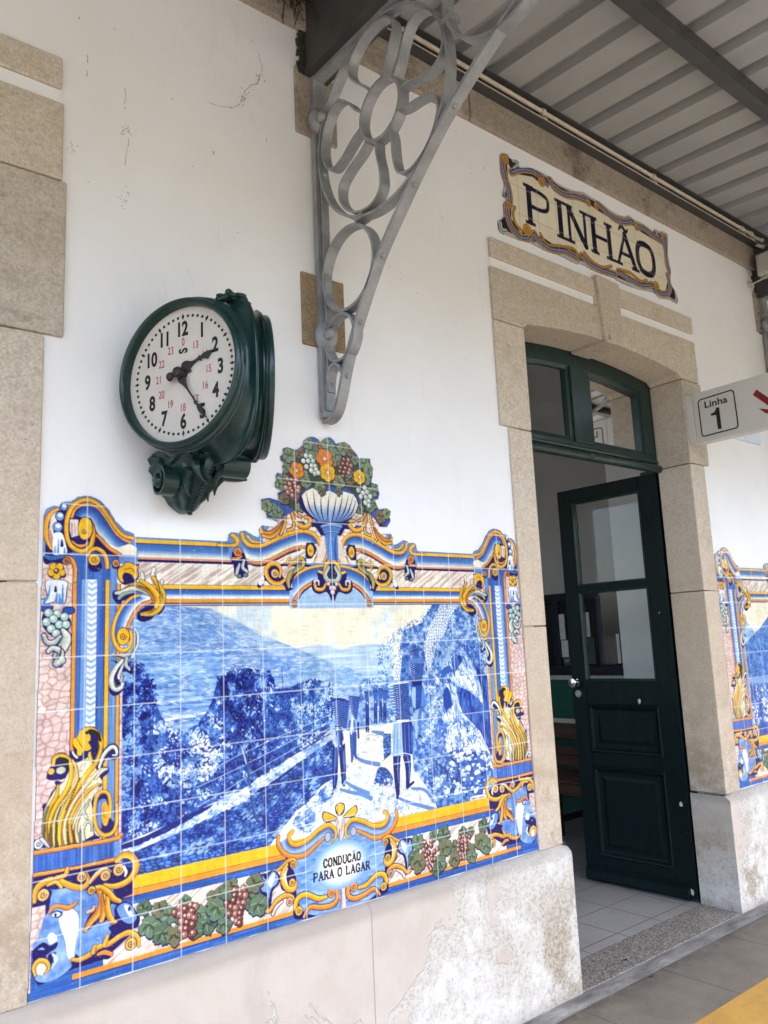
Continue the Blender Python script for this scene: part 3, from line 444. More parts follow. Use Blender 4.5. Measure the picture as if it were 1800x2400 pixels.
def paint_landscape(cv):
    H,W=cv.H,cv.W; rng=np.random.default_rng(7); T=lambda r,s: cv.t(r,s)
    n1=noise2(H,W,90,rng,4); ns=noise2(H,W,(7,110),rng,4); nf=noise2(H,W,12,rng,3)
    sky=mix((247,238,206),(196,216,232),(n1-.52)*4); cv.fill(cv.m([(.2,.75),(1.76,.75),(1.76,1.6),(.2,1.6)]),sky)
    far=mix((150,182,226),(214,228,238),ns*1.6-.3); cv.fill(T('5',"960,80 1080,55 1200,45 1290,60 1400,95 1500,60 1580,40 1660,30 1900,60 1900,420 1400,420"),far)
    hv=ns*.75+nf*.25; hill=mix((84,136,210),(184,210,236),hv*2.0-.5)
    cv.fill(T('2',"-900,1170 130,1230 250,1300 430,1380 640,1500 900,1590 1050,1650 1340,1770 1480,1810 1600,1870 1700,1960 1700,2400 -1100,2600"),hill)
    h2=mix((62,114,200),(150,190,230),hv*2.1-.55); cv.fill(T('2',"-900,1170 0,1220 200,1330 400,1480 560,1600 800,1700 900,1800 960,1900 1000,2000 -1100,2300"),h2)
    cv.fill(T('5',"-700,330 250,560 640,760 640,1000 -700,1100"),mix((40,92,186),(176,206,236),hv*2.4-.75))
    cv.fill(T('4',"1220,800 1480,735 1650,715 1650,745 1480,765 1240,815"),WHI); cv.fill(T('5',"0,710 180,685 350,670 180,700 0,730"),WHI)
    HP=T('2',"-900,1170 130,1240 250,1310 430,1390 640,1510 900,1600 1050,1660 1340,1770 1480,1810 1600,1870 1650,1960 600,2500 -1100,2500")
    dabs(cv,HP,2600,2.4,((92,142,212),(124,168,222),(150,190,232),(178,206,236),(206,222,240)),51,None,5.5,.05)
    dabs(cv,T('2',"-900,1170 0,1230 250,1330 330,1480 200,1700 -900,1900"),650,2.4,((66,118,202),(88,138,212),(120,166,224),(150,188,230)),52,None,5.0,.08)
    for i in range(60):
        q=np.array([(60+i*18,1200+i*8.7)]); cv.ball(T('2',q)[0],1.6,1.4,(96,140,206),None)
    # vines below the wall, trees
    deep=mix((8,26,124),(58,112,200),nf*1.7-.35)
    P=T('5',"-1000,360 -760,300 -600,250 -480,330 -420,560 -340,760 -190,900 0,830 130,640 200,360 320,300 500,270 640,300 740,360 760,480 900,460 1000,420 1120,370 1230,400 1320,420 1320,700 1290,880 1000,1100 760,1270 480,1440 200,1560 -300,1800 -760,1990 -1000,2000")
    cv.fill(P,deep); C0=((6,14,104),(14,34,134),(28,66,172),(52,106,200),(110,162,226),(206,226,242))
    dabs(cv,P,3600,4.2,C0,1)
    for q,n,bi in (("-760,300 -640,190 -500,250 -430,330 -380,520 -420,720 -560,800 -480,950 -560,1150 -500,1400 -300,1650 -760,1990",1500,.35),("180,370 330,300 420,330 500,270 620,330 700,300 750,400 700,500 640,560 640,900 700,1150 600,1350 440,1100 380,800 250,620",1300,.5)): dabs(cv,T('5',q),n,4,((4,8,88),(8,20,112),(14,34,140),(40,88,186),(120,168,226)),2,-.1)
    dabs(cv,T('5',"760,560 1000,430 1320,420 1300,800 1000,960 760,1000"),1300,3.4,((20,50,150),(46,98,192),(96,150,220),(190,216,240)),3)
    dabs(cv,T('5',"-420,760 -190,900 20,840 130,700 240,900 300,1150 120,1350 -200,1480 -420,1300"),800,4.6,((60,112,200),(110,160,222),(160,196,234),(206,222,240),(240,242,244)),57); dabs(cv,T('5',"-330,900 -150,880 -60,1050 -180,1250 -340,1150"),260,4.4,((10,30,128),(24,62,168),(50,100,196)),58)
    for s_,w_ in(("820,270 830,480 825,780",2.2),("1110,420 1130,640 1130,1050",4),("890,760 890,1060",3)): brush(cv,T('5',s_),w_,(26,50,136),None)
    for s_ in("0,1340 260,1195 450,1095","480,1085 720,970 1000,850 1280,730","0,1430 460,1215","500,1190 760,1060 1010,930 1290,800","0,1620 260,1470 480,1330","510,1300 760,1160 1020,1010 1290,850"): brush(cv,T('5',s_),1.8,(186,212,240),None)
    # dark bank, stone wall and its sunlit cap
    cv.fill(T('5',"-1000,2080 -500,1900 0,1650 250,1560 480,1430 640,1300 760,1270 900,1140 1020,1060 1290,900 1290,1000 300,1800 -1000,2300"),(14,28,118))
    ed,val=vor(H,W,9,19,rng,-.55); stone=mix((14,36,136),(66,120,206),ed*2.4+nf*.5-.3)*(.62+.55*val[...,None]); 
    cv.fill(T('5',"-1000,2180 -300,1930 100,1700 480,1560 700,1420 900,1280 1040,1160 1310,960 1340,1330 1200,1420 1100,1560 960,1660 700,2000 300,2300 -1000,2500"),np.clip(stone,0,250))
    dabs(cv,T('5',"-1000,2180 -300,1930 100,1700 480,1560 700,1420 900,1280 1040,1160 1310,960 1340,1330 1200,1420 1100,1560 960,1660 700,2000"),1500,4.4,((14,34,128),(20,50,152),(40,86,184),(78,130,208),(136,180,230)),53,None,1.9,-.5)
    cap=mix((84,136,212),(246,246,242),nf*1.6+n1*1.3-.95); cv.fill(T('5',"-900,2080 -560,1990 -300,1870 100,1650 270,1500 400,1478 640,1310 740,1265 860,1170 960,1110 1040,1060 1290,915 1320,960 1040,1150 900,1250 680,1410 600,1440 480,1560 200,1680 -200,1880 -560,2030 -900,2160"),cap)
    brush(cv,T('5',"445,1060 480,1180 510,1400 545,1650 590,1760"),[3,5,6,7,7],(34,66,150),(10,20,90),1); brush(cv,T('5',"440,1060 475,1200"),[4,3],(216,226,236),None)
    dabs(cv,T('5',"-560,1990 -300,1870 100,1650 270,1500 400,1478 640,1310 860,1170 1290,915 1320,960 1040,1150 900,1250 680,1410 480,1560 -200,1880"),420,3.2,((70,122,206),(140,182,230),(206,222,240),(248,248,246),(248,248,246)),56,None,2.2,-.5)
    # path
    path=mix((112,158,218),(244,238,218),nf*1.7-.35+n1*.75); cv.fill(T('C',"470,640 560,520 680,530 640,640 660,900 560,960 560,1200 900,1120 1150,1330 1150,1500 420,1700 -100,1700 -260,1560 60,1300 150,1180 290,900 400,720"),path)
    cv.fill(T('C',"280,880 420,700 520,560 640,540 630,640 650,900 540,980 380,1000 300,1130"),mix((226,226,216),(248,240,216),nf*2))
    rub=mix((40,90,186),(226,232,238),nf*2.4-.7); cv.fill(T('C',"-260,1540 -60,1300 120,1130 170,1060 160,1260 60,1350 -60,1640"),rub)
    cv.fill(T('B',"0,800 60,720 300,700 460,700 480,1280 300,1330 0,1340"),mix((40,92,186),(150,190,232),nf*2.2-.6)); dabs(cv,T('B',"0,830 440,760 470,1250 380,1280 0,1000"),420,3,((20,56,156),(60,112,198),(120,166,222),(214,228,240)),14)
    # right-hand slope and crag
    sl=mix((30,80,178),(170,202,234),nf*2.4-.75); cv.fill(T('B',"440,760 500,480 560,100 800,0 1000,-330 1400,-420 1800,-420 1800,2400 1300,2700 700,1900 640,1200"),sl)
    dabs(cv,T('B',"230,350 330,180 440,120 560,60 600,0 760,-60 900,-200 1000,-330 1300,-400 1700,-420 1700,420 1300,380 1000,330 860,200 620,250 480,600 430,740 240,640"),1500,3.0,((30,76,176),(56,106,196),(96,148,218),(150,188,230),(214,228,240)),4)
    dabs(cv,T('B',"0,800 130,700 300,620 430,700 420,800 200,860 0,880"),300,3,((60,110,196),(110,158,220),(190,214,238)),5)
    edw,vw=vor(H,W,11,12,rng,.2); wl=mix((60,106,190),(236,240,242),edw*3.4); cv.fill(T('B',"860,500 830,300 880,130 920,20 1000,-130 1090,-330 1300,-400 1330,-300 1160,-60 1120,120 1000,280 950,480 900,640"),wl); cv.fill(T('B',"500,420 560,360 540,540 520,740 440,760"),wl); cv.fill(T('B',"560,400 640,420 660,740 520,760"),mix((20,60,160),(96,148,216),nf*2-.5))
    dabs(cv,T('B',"950,250 1250,150 1600,200 1600,600 1500,640 1440,420 1200,400 1050,560 940,640"),900,3.4,((18,56,158),(44,92,188),(84,138,212),(150,188,230)),6)
    dabs(cv,T('B',"860,700 1080,820 1090,1180 1120,1400 1000,1600 800,1660 760,1380 860,1250"),900,3.2,((28,72,174),(70,124,206),(130,176,226),(226,236,244)),8)
    crag=mix((70,122,206),(196,216,238),noise2(H,W,(26,14),rng,3)*2.2-.6)
    cv.fill(T('B',"1180,450 1060,640 980,760 1070,840 1100,900 1090,1340 1130,1500 1150,1700 1900,1900 1900,1660 1700,1560 1600,1040 1560,760 1430,460"),crag)
    dabs(cv,T('B',"1180,450 1060,640 980,760 1090,900 1090,1340 1150,1700 1700,1660 1600,1040 1430,460"),520,5,((70,122,208),(150,188,230),(214,228,242),(246,246,244)),31,None,2.2)
    dabs(cv,T('B',"1180,450 1060,640 980,760 1090,900 1090,1340 1150,1700 1300,1900 1900,1900 1560,1010 1430,460"),520,6,((246,246,244),(248,248,246),(190,212,238),(70,122,206),(30,76,176)),41,None,2.6,1.15)
    dabs(cv,T('B',"1150,1250 1450,1180 1700,1560 1650,1900 1150,1900"),420,5,((46,96,190),(140,182,230),(226,236,244),(248,248,246),(248,248,246)),9)
    rock=mix((8,34,140),(60,116,204),noise2(H,W,(30,10),rng,3)*2-.5)
    cv.fill(smooth(T('B',"1200,440 1300,420 1340,470 1250,620 1230,700 1190,500"),4,True),rock); cv.fill(T('B',"1250,810 1420,880 1560,1010 1640,1100 1900,1500 1900,1900 1700,1700 1560,1400 1340,1170 1290,1040"),rock); cv.fill(T('B',"1460,470 1560,620 1800,760 1800,1500 1640,1180 1560,800"),rock); cv.fill(smooth(T('B',"1090,880 1150,840 1190,1000 1200,1080 1100,1110"),4,True),(20,60,166)); cv.fill(smooth(T('B',"1060,620 1140,560 1190,620 1100,700 1090,820 1060,740"),4,True),(36,82,180))
    bq=T('C',"1230,860 1400,800 1660,830 1660,1330 1300,1330 1200,1250 1300,1050"); cv.fill(bq,mix((16,44,142),(70,122,206),nf*2-.5)); r=cv.mask(bq); ys,xs=np.nonzero(r[4]); bs=np.random.default_rng(77); ks=sorted(bs.integers(0,len(ys),95),key=lambda k:ys[k])
    for k in ks:
        c=np.array([r[0]+xs[k],r[2]+ys[k]],float); rad=bs.uniform(5,15); t=np.sort(bs.uniform(0,6.283,9)); q=c+np.stack([np.cos(t)*rad*1.35,np.sin(t)*rad*.8],1)*bs.uniform(.75,1.1,(9,1))
        cv.fill(q+[1.5,2.5],(14,32,124)); cv.fill(q,((150,188,232),(96,146,216),(206,222,240))[k%3]); cv.fill(c+(q-c)*[.7,.55]-[rad*.2,rad*.25],((246,246,244),(206,222,240),(240,242,242))[k%3])
    dabs(cv,T('C',"980,960 1120,940 1280,980 1340,1100 1240,1260 1120,1200"),700,3.0,((16,46,146),(40,88,186),(110,160,222),(226,236,244)),11)
    cv.fill(T('C',"1150,1320 1420,1230 1660,1250 1660,1340 1180,1430"),mix((16,50,150),(96,150,216),nf*2-.4))
    cv.fill(T('C',"640,660 720,660 720,860 650,920"),np.clip(stone,0,255)); cv.fill(smooth(T('C',"570,1080 600,990 680,1000 740,1100 700,1180 560,1150"),4,True),np.clip(stone*1.15,0,255)); dabs(cv,T('C',"560,1150 750,1080 1000,1200 1100,1330 600,1480 500,1300"),500,3.4,((96,146,214),(190,214,238),(246,244,236),(232,236,236)),12)
    dabs(cv,T('C',"-260,1540 -60,1300 120,1130 170,1060 160,1260 60,1350 -60,1640"),420,3.6,((40,88,184),(96,148,216),(206,222,240),(246,246,242)),54,None,1.8,-.4); dabs(cv,T('C',"420,720 560,560 640,660 660,900 560,1200 900,1150 1120,1330 1000,1420 420,1600 60,1500 200,1180 300,960"),650,2.6,((110,158,222),(176,204,234),(246,242,226),(248,244,230)),55,None,3.0,-.1)
    # shadows painted by the artist on the path
    for s_ in("230,1200 330,1230 440,1250 530,1290","280,1130 380,1190 500,1240","380,890 460,930 600,960","540,640 640,660","780,1280 900,1330 1050,1370 1150,1400","920,1190 1050,1210 1140,1320"): brush(cv,T('C',s_),[9,13,16],(84,126,198),None)
    # grape carriers
    DK=(12,24,112); MD=(38,80,172); LT=(206,222,240)
    def basket(q,seed):
        p=T('C',q); cv.fill(p,(22,52,148)); x0,y0=p.min(0); x1,y1=p.max(0); r=cv.mask(p)
        a,b,c,d=p[0],p[1],p[2],p[3]; n=int(np.linalg.norm(d-a)/3.6)
        for i in range(1,n):
            u=i/n; l=a+(d-a)*u; r_=b+(c-b)*u; m=6
            for j in range(m):
                if (i+j)%2: brush(cv,np.array([l+(r_-l)*(j+.1)/m,l+(r_-l)*(j+.85)/m]),1.7,(96,146,214) if j>1 else (206,224,242),None)
    def body(sp,w,col=DK,ol=None): brush(cv,T('C',sp),w,col,ol)
    # near left man
    for sp,w,c_ in(("188,780 180,930 175,1100 170,1180",[27,25,21,14],DK),("245,780 252,930 260,1080 257,1140",[27,25,20,14],DK),("170,1180 150,1240",[10,8],DK),("250,1130 265,1160",[11,9],DK),("215,640 225,720 220,790",[30,32,26],(30,60,150)),("150,560 140,640 175,690 190,780",[10,13,14,10],(150,186,228)),("280,640 295,700 230,775",[11,13,9],(236,238,236)),("210,580 215,640",[16,14],MD)): body(sp,w,c_)
    for s_ in("190,800 185,1000","255,830 262,1000"): brush(cv,T('C',s_),[2,3,2],(70,116,196),None)
    basket("135,330 320,340 290,620 190,570",1); brush(cv,T('C',"140,350 180,325 260,330 310,350"),[5,7,7,5],DK,None)
    for sp,w,c_ in(("350,480 355,560 350,640",[24,28,24],(140,178,226)),("335,660 340,780 345,870 340,930",[15,15,12,9],MD),("370,660 370,780 370,850 380,890",[15,15,12,9],(30,66,160)),("345,480 345,510",[12,12],(180,204,234)),("320,540 310,610",[8,8],MD),("400,560 405,700",[9,8],DK)): body(sp,w,c_)
    basket("300,290 420,300 390,540 340,470",2)
    for x,y,s_,h_ in((490,300,1,340),(570,290,.9,270),(620,270,.8,270),(660,290,.9,260)):
        body(f"{x-8},{y+h_*.5} {x-8},{y+h_}",[9*s_,6*s_],DK); body(f"{x+8},{y+h_*.5} {x+10},{y+h_}",[9*s_,6*s_],DK); body(f"{x},{y+60} {x},{y+h_*.55}",[15*s_,17*s_],(24,54,146)); cv.fill(T('C',[(x-32*s_,y-50),(x+32*s_,y-50),(x+18*s_,y+50),(x-18*s_,y+50)]),(40,84,176)); brush(cv,T('C',[(x-32*s_,y-45),(x+32*s_,y-45)]),3.5,DK,None); cv.ball(T('C',[(x,y+62)])[0],3.6*s_,5*s_,(150,180,222),DK,1)
    cv.ball(T('C',[(200,600)])[0],9,11,(150,184,226),DK,1.5); brush(cv,T('C',"185,588 215,588"),5,DK,None)
    for s_,w_,c_ in (("170,650 165,720 185,780",[12,13,9],(206,222,240)),("205,660 215,760",[10,12],(70,122,204)),("240,660 240,770",[8,10],(16,44,142)),("180,800 172,1000 170,1160",[5,5,3],(60,108,196)),("265,810 268,960 262,1100",[4,5,3],(60,108,196)),("345,520 340,600 335,660",[6,8,6],(226,234,244)),("362,540 372,620",[7,8],(40,86,180)),("150,1225 190,1190",[7,6],(120,160,220)),("262,1150 272,1120",[6,5],(150,186,228))): brush(cv,T('C',s_),w_,c_,None)
    # far right carrier, then the near one seen from behind
    for sp,w,c_ in(("970,440 965,560 965,700",[16,13,10],(150,186,228)),("1005,440 1000,560 995,680",[16,13,10],(60,110,194)),("995,680 1015,690",[9,7],DK),("965,720 975,770",[9,8],MD)): body(sp,w,c_)
    cv.fill(T('C',"930,200 1030,190 1065,390 940,440 915,300"),(26,66,166)); cv.fill(T('C',"930,210 960,210 960,420 935,400 918,300"),(150,188,230)); cv.fill(T('C',"1025,200 1040,220 1065,385 1010,400"),(70,122,204))
    basket("905,-20 1045,-20 1020,140 920,150",3); cv.fill(T('C',"915,145 1025,135 1020,190 930,200"),DK); cv.fill(T('C',"900,-70 1030,-90 1045,-20 905,-20"),(70,122,204))
    basket("900,-140 985,-150 1000,-80 930,-70",5); basket("910,-200 960,-210 975,-150 915,-140",6)
    for sp,w,c_ in(("780,860 775,1000 780,1150 785,1240",[38,30,23,17],DK),("870,860 885,960 885,1080 880,1170",[38,30,21,16],DK),("785,1240 780,1280",[14,11],DK),("880,1180 940,1130",[14,9],DK)): body(sp,w,c_)
    cv.fill(T('C',"745,560 920,540 950,690 940,860 880,870 720,880 725,700"),(150,188,230)); cv.fill(T('C',"820,550 920,540 950,690 935,830 925,870 840,868 825,700"),(16,40,138))
    for s_ in("760,580 745,840","790,600 780,850","850,570 860,850","890,560 900,840","920,600 925,820"): brush(cv,T('C',s_),[2,4,3],(70,122,204),None)
    for s_,w_,c_ in (("790,880 785,1000 790,1140",[5,6,3],(66,116,200)),("880,880 900,990 895,1100",[5,6,3],(66,116,200)),("730,720 735,800 728,860",[6,9,5],(226,236,244)),("935,640 945,760 935,850",[6,8,5],(96,148,218)),("800,570 800,700",[5,7],(206,222,240))): brush(cv,T('C',s_),w_,c_,None)
    brush(cv,T('C',"720,880 830,850 930,868"),[3,3,3],(226,236,246),None)
    basket("735,190 890,160 910,520 765,530",4); cv.fill(T('C',"690,200 735,185 775,500 755,500"),(96,146,214))
    for i in range(20): brush(cv,T('C',[(693+i*3.4,215+i*14.5),(738+i*1.8,210+i*14.8)]),2.0,(20,46,140) if i%2 else (222,232,244),None)
    brush(cv,T('C',"690,200 740,180 890,160"),[4,5,4],(226,236,246),None)
    # maker's plate
    q=T('C',"1480,1300 1500,1270 1635,1245 1655,1265 1640,1305 1510,1335"); cv.fill(smooth(q,5,True),(20,40,110)); cv.fill(smooth(q.mean(0)+(q-q.mean(0))*.92,5,True),(236,238,240))
    a,b=T('C',[(1500,1302)])[0],T('C',[(1632,1275)])[0]; d=(b-a)/13; nrm=np.array([d[1],-d[0]]); nrm/=np.linalg.norm(nrm)
    GL={'F':("0,0 0,1","0,1 .7,1","0,.5 .5,.5"),'A':("0,0 .35,1",".35,1 .7,0"),'B':("0,0 0,1","0,1 .6,1","0,.5 .6,.5","0,0 .6,0","0.6,0 .6,1"),'R':("0,0 0,1","0,1 .6,1","0,.5 .6,.5","0.6,.5 .6,1","0.3,.5 .7,0"),'I':(".3,0 .3,1",),'C':("0,0 0,1","0,1 .6,1","0,0 .6,0"),'L':("0,0 0,1","0,0 .6,0"),'E':("0,0 0,1","0,1 .6,1","0,.5 .5,.5","0,0 .6,0"),'U':("0,0 0,1","0,0 .6,0","0.6,0 .6,1"),'V':("0,1 .3,0","0.3,0 .6,1"),'O':("0,0 0,1","0,1 .6,1","0,0 .6,0","0.6,0 .6,1")}
    for row,(txt,x0,dn) in enumerate((("FABRICA ALELUIA",0,0),("AVEIRO",4.3,9))):
        for i,ch in enumerate(txt):
            for g in GL.get(ch,()):
                pt=[a+d*(x0+(i*.87)+.8*float(u)*.9)+nrm*(float(v)*5.2-dn) for u,v in(z.split(',') for z in g.split())]; brush(cv,np.array(pt),1.3,(24,26,70),None)

def paint_second_scene(cv):
    H,W=cv.H,cv.W; rng=np.random.default_rng(17); n1=noise2(H,W,120,rng,4); nf=noise2(H,W,14,rng,3); ns=noise2(H,W,(9,60),rng,3)
    M=cv.m
    cv.fill(M([(.2,.75),(1.76,.75),(1.76,1.6),(.2,1.6)]),mix((247,238,206),(214,226,232),(n1-.5)*3))
    cv.fill(M([(.2,1.40),(.30,1.45),(.36,1.40),(.42,1.33),(.2,1.2)]),mix((110,158,216),(176,206,234),ns*2-.5))
    cv.fill(M([(.2,1.30),(.34,1.37),(.44,1.41),(.60,1.50),(.75,1.46),(.95,1.36),(1.2,1.40),(1.45,1.48),(1.76,1.42),(1.76,.9),(.2,.9)]),mix((30,80,178),(90,146,216),nf*1.9-.45))
    P=M([(.2,1.30),(.34,1.34),(.6,1.3),(1.0,1.2),(1.4,1.24),(1.76,1.2),(1.76,.8),(.2,.8)]); dabs(cv,P,3000,5,((10,34,132),(20,60,162),(40,94,190),(84,140,212)),21)
    cv.fill(M([(.2,1.145),(.5,1.13),(1.0,1.15),(1.76,1.12),(1.76,1.10),(1.0,1.12),(.5,1.1),(.2,1.115)]),(110,160,218))
    P=M([(.22,1.1),(.5,1.09),(1.0,1.1),(1.76,1.08),(1.76,.80),(.22,.80)]); cv.fill(P,mix((16,50,150),(70,126,206),nf*2-.5)); dabs(cv,P,2600,9,((12,40,140),(36,86,184),(110,160,222),(196,216,238),(238,240,246)),22,.2,1.2)

def grout_lines(cv,pitch=.14,zrow=1.98,w=1.25,col=(238,240,240),x0=0):
    i0=int(np.floor((cv.x0-x0)/pitch)); rng=np.random.default_rng(3)
    for i in range(i0,i0+40):
        x=(x0+i*pitch-cv.x0)/cv.res
        if 0<x<cv.W:
            for j in range(0,cv.H,7):
                ww=w*(.55+.6*rng.random()); a=int(round(x-ww)); b=max(a+1,int(round(x+ww))); v=cv.c[j:j+7,max(a,0):b]; v[:]=v*.12+np.array(col)*.88
    for k in range(-60,60):
        z=(cv.zt-(zrow-k*pitch))/cv.res
        if 0<z<cv.H:
            for j in range(0,cv.W,7):
                ww=w*(.55+.6*rng.random()); a=int(round(z-ww)); b=max(a+1,int(round(z+ww))); v=cv.c[max(a,0):b,j:j+7]; v[:]=v*.12+np.array(col)*.88
def panel_outline(cv):
    """mask of the tile panel: straight foot, scrolled top with the vase"""
    m=np.zeros((cv.H,cv.W),bool)
    def add(p):
        r=cv.mask(p)
        if r is not None: m[r[2]:r[3],r[0]:r[1]]|=r[4]
    for mir in(None,.98):
        cv.mir=mir
        add(np.vstack([cv.m([(.012,.580)]),cv.t('4',"85,1650 105,700 125,150"),cv.t('1',"138,1190 160,705 165,330 200,255 270,225 320,240 345,195 400,185 440,188 500,142 580,130 650,140 720,175 800,258 870,375 960,465 1050,497 1058,530 1070,528 1500,550"),cv.t('2',"100,566 245,572 300,570 305,510 330,487 380,487 410,500 425,475 470,470 515,495 560,525 610,530 605,450 640,415 660,425 760,430 800,400 1310,395"),cv.m([(.981,.58)])]))
    cv.mir=None
    add(cv.t('9',"225,1085 120,1050 105,980 60,950 60,880 50,830 140,812 260,845 325,865 250,830 240,760 285,735 215,700 205,650 225,610 215,560 240,525 290,540 305,500 290,450 318,420 272,385 268,340 305,310 298,250 350,235 440,265 475,255 530,212 540,155 600,120 650,115 705,145 725,185 745,165 765,138 835,120 875,150 905,195 1000,172 1060,210 1105,275 1150,325 1160,360 1295,365 1302,430 1332,480 1325,560 1312,640 1385,662 1392,720 1405,770 1392,830 1355,850 1395,945 1480,932 1535,965 1522,1040 1532,1080 1490,1155 1400,1150 1350,1250 300,1250 240,1100"))
    return m

def paint_name(cv):
    T=lambda r,s: cv.t(r,s); H,W=cv.H,cv.W; rng=np.random.default_rng(5)
    n=noise2(H,W,60,rng,3); OUT=NAME_OUT
    cv.fill(T('E',OUT),(196,200,206)); q=T('E',OUT); c=q.mean(0)
    cv.fill(c+(q-c)*[.975,.915],(44,36,74))
    cv.fill(T('E',"130,130 180,250 350,280 440,350 520,350 620,430 800,480 900,560 1000,620 1100,690 1220,700 1300,760 1480,870 1500,1000 1530,1130 1500,1280 1400,1230 1250,1180 1080,1120 900,1030 780,960 700,900 560,880 440,800 350,760 250,760 170,640 170,520 150,400"),mix((232,224,200),(242,236,214),n))
    def fr(s,w=23):
        c=smooth(T('E',s)); brush(cv,c,w+5,(40,28,40),None,raw=True); brush(cv,c,w+2.5,(214,160,40),None,raw=True); brush(cv,c,w-8,(58,78,146),None,raw=True); band(cv,c,-(w-8)*.10,(w-8)*.22,(150,170,208))
    for s in ("110,110 95,180 120,290 150,400 160,510","170,240 250,215 340,225 420,270 450,320","500,300 540,370 630,430 740,450 830,490","920,510 980,570 1060,640 1150,670 1215,660","1260,700 1330,730 1400,790 1490,850","1500,800 1505,920 1515,1040 1540,1100","130,530 135,610 170,710 230,780 300,810 340,770","370,770 420,840 520,900 640,920 740,980","780,960 850,1030 950,1080 1070,1120","1095,1095 1180,1150 1290,1210 1390,1210","1420,1210 1440,1270 1510,1290 1545,1230 1520,1130"): fr(s)
    for s in ("420,770 480,860 600,880 700,900 750,950","800,930 870,1010 960,1060 1035,1050","1110,1080 1200,1110 1290,1180 1340,1170","200,540 185,600 210,690 270,750"): brush(cv,T('E',s),8,(206,152,40),(40,28,40),2)
    for x,y,r in((120,130,13),(150,520,10),(430,320,14),(835,500,12),(905,530,12),(1250,710,12),(1475,790,11),(310,740,17),(1425,1220,14),(480,350,6),(355,825,6),(1405,1260,6),(105,440,7)): spiral(cv,T('E',[(x,y)])[0],r*1.15,1.2,(216,160,36) if r>8 else (170,184,220),lw=2.2)
    for s in ("200,140 225,170 190,200","80,670 90,730 130,740","1410,745 1440,790","1590,1310 1590,1355 1560,1340"): brush(cv,T('E',s),[6,10,7],(196,206,200),(30,26,60),2)
    z0=T('E',[(340,668)])[0][1]; z1=T('E',[(325,378)])[0][1]
    for ch,a,b in(('P',(300,520),(505,560)),('I',(545,610),(640,640)),('N',(640,640),(822,760)),('H',(858,770),(1035,860)),('A',(1078,880),(1245,950)),('O',(1252,960),(1412,1010))):
        xa=T('E',[a])[0][0]; xb=T('E',[b])[0][0]
        sc={'I':.72,'P':.78}.get(ch,.82)
        letter(cv,ch,lambda u,v: np.array([xa+(xb-xa)*u/sc,z0+(z1-z0)*v]),24,(24,15,66),.50,24,.22,.40)
    brush(cv,smooth(T('E',"1098,732 1108,712 1122,708 1138,728 1152,750 1164,752 1172,738"),5),[8,14,16,15,14,8],(24,15,66),None,raw=True)
NAME_OUT="75,90 110,73 150,90 162,118 235,140 242,195 330,198 420,230 480,265 520,278 560,325 700,395 800,412 860,452 930,488 1000,545 1080,598 1150,622 1190,610 1230,645 1300,675 1400,745 1410,725 1450,745 1490,750 1528,800 1524,950 1550,1080 1552,1200 1600,1285 1608,1372 1540,1342 1450,1325 1400,1278 1250,1245 1090,1178 1060,1155 900,1098 780,1036 730,1032 600,965 480,925 370,868 330,850 230,825 160,795 72,755 55,660 90,645 105,600 102,510 128,470 92,440 110,350 78,230"

def glaze(cv,rng=9):
    rng=np.random.default_rng(rng); H,W=cv.H,cv.W; c=cv.c
    b=c.copy(); b[1:-1,1:-1]=(c[1:-1,1:-1]*4+c[:-2,1:-1]+c[2:,1:-1]+c[1:-1,:-2]+c[1:-1,2:])/8
    n=noise2(H,W,(26,5),rng,3)*.5+noise2(H,W,(4,30),rng,3)*.5; m=noise2(H,W,70,rng,3)
    b*=(1+(n-.5)*.24+(m-.5)*.14)[...,None]
    sp=noise2(H,W,5,rng,1)>.93; b[sp]=b[sp]*.6+90
    cv.c=np.clip(b,0,255)
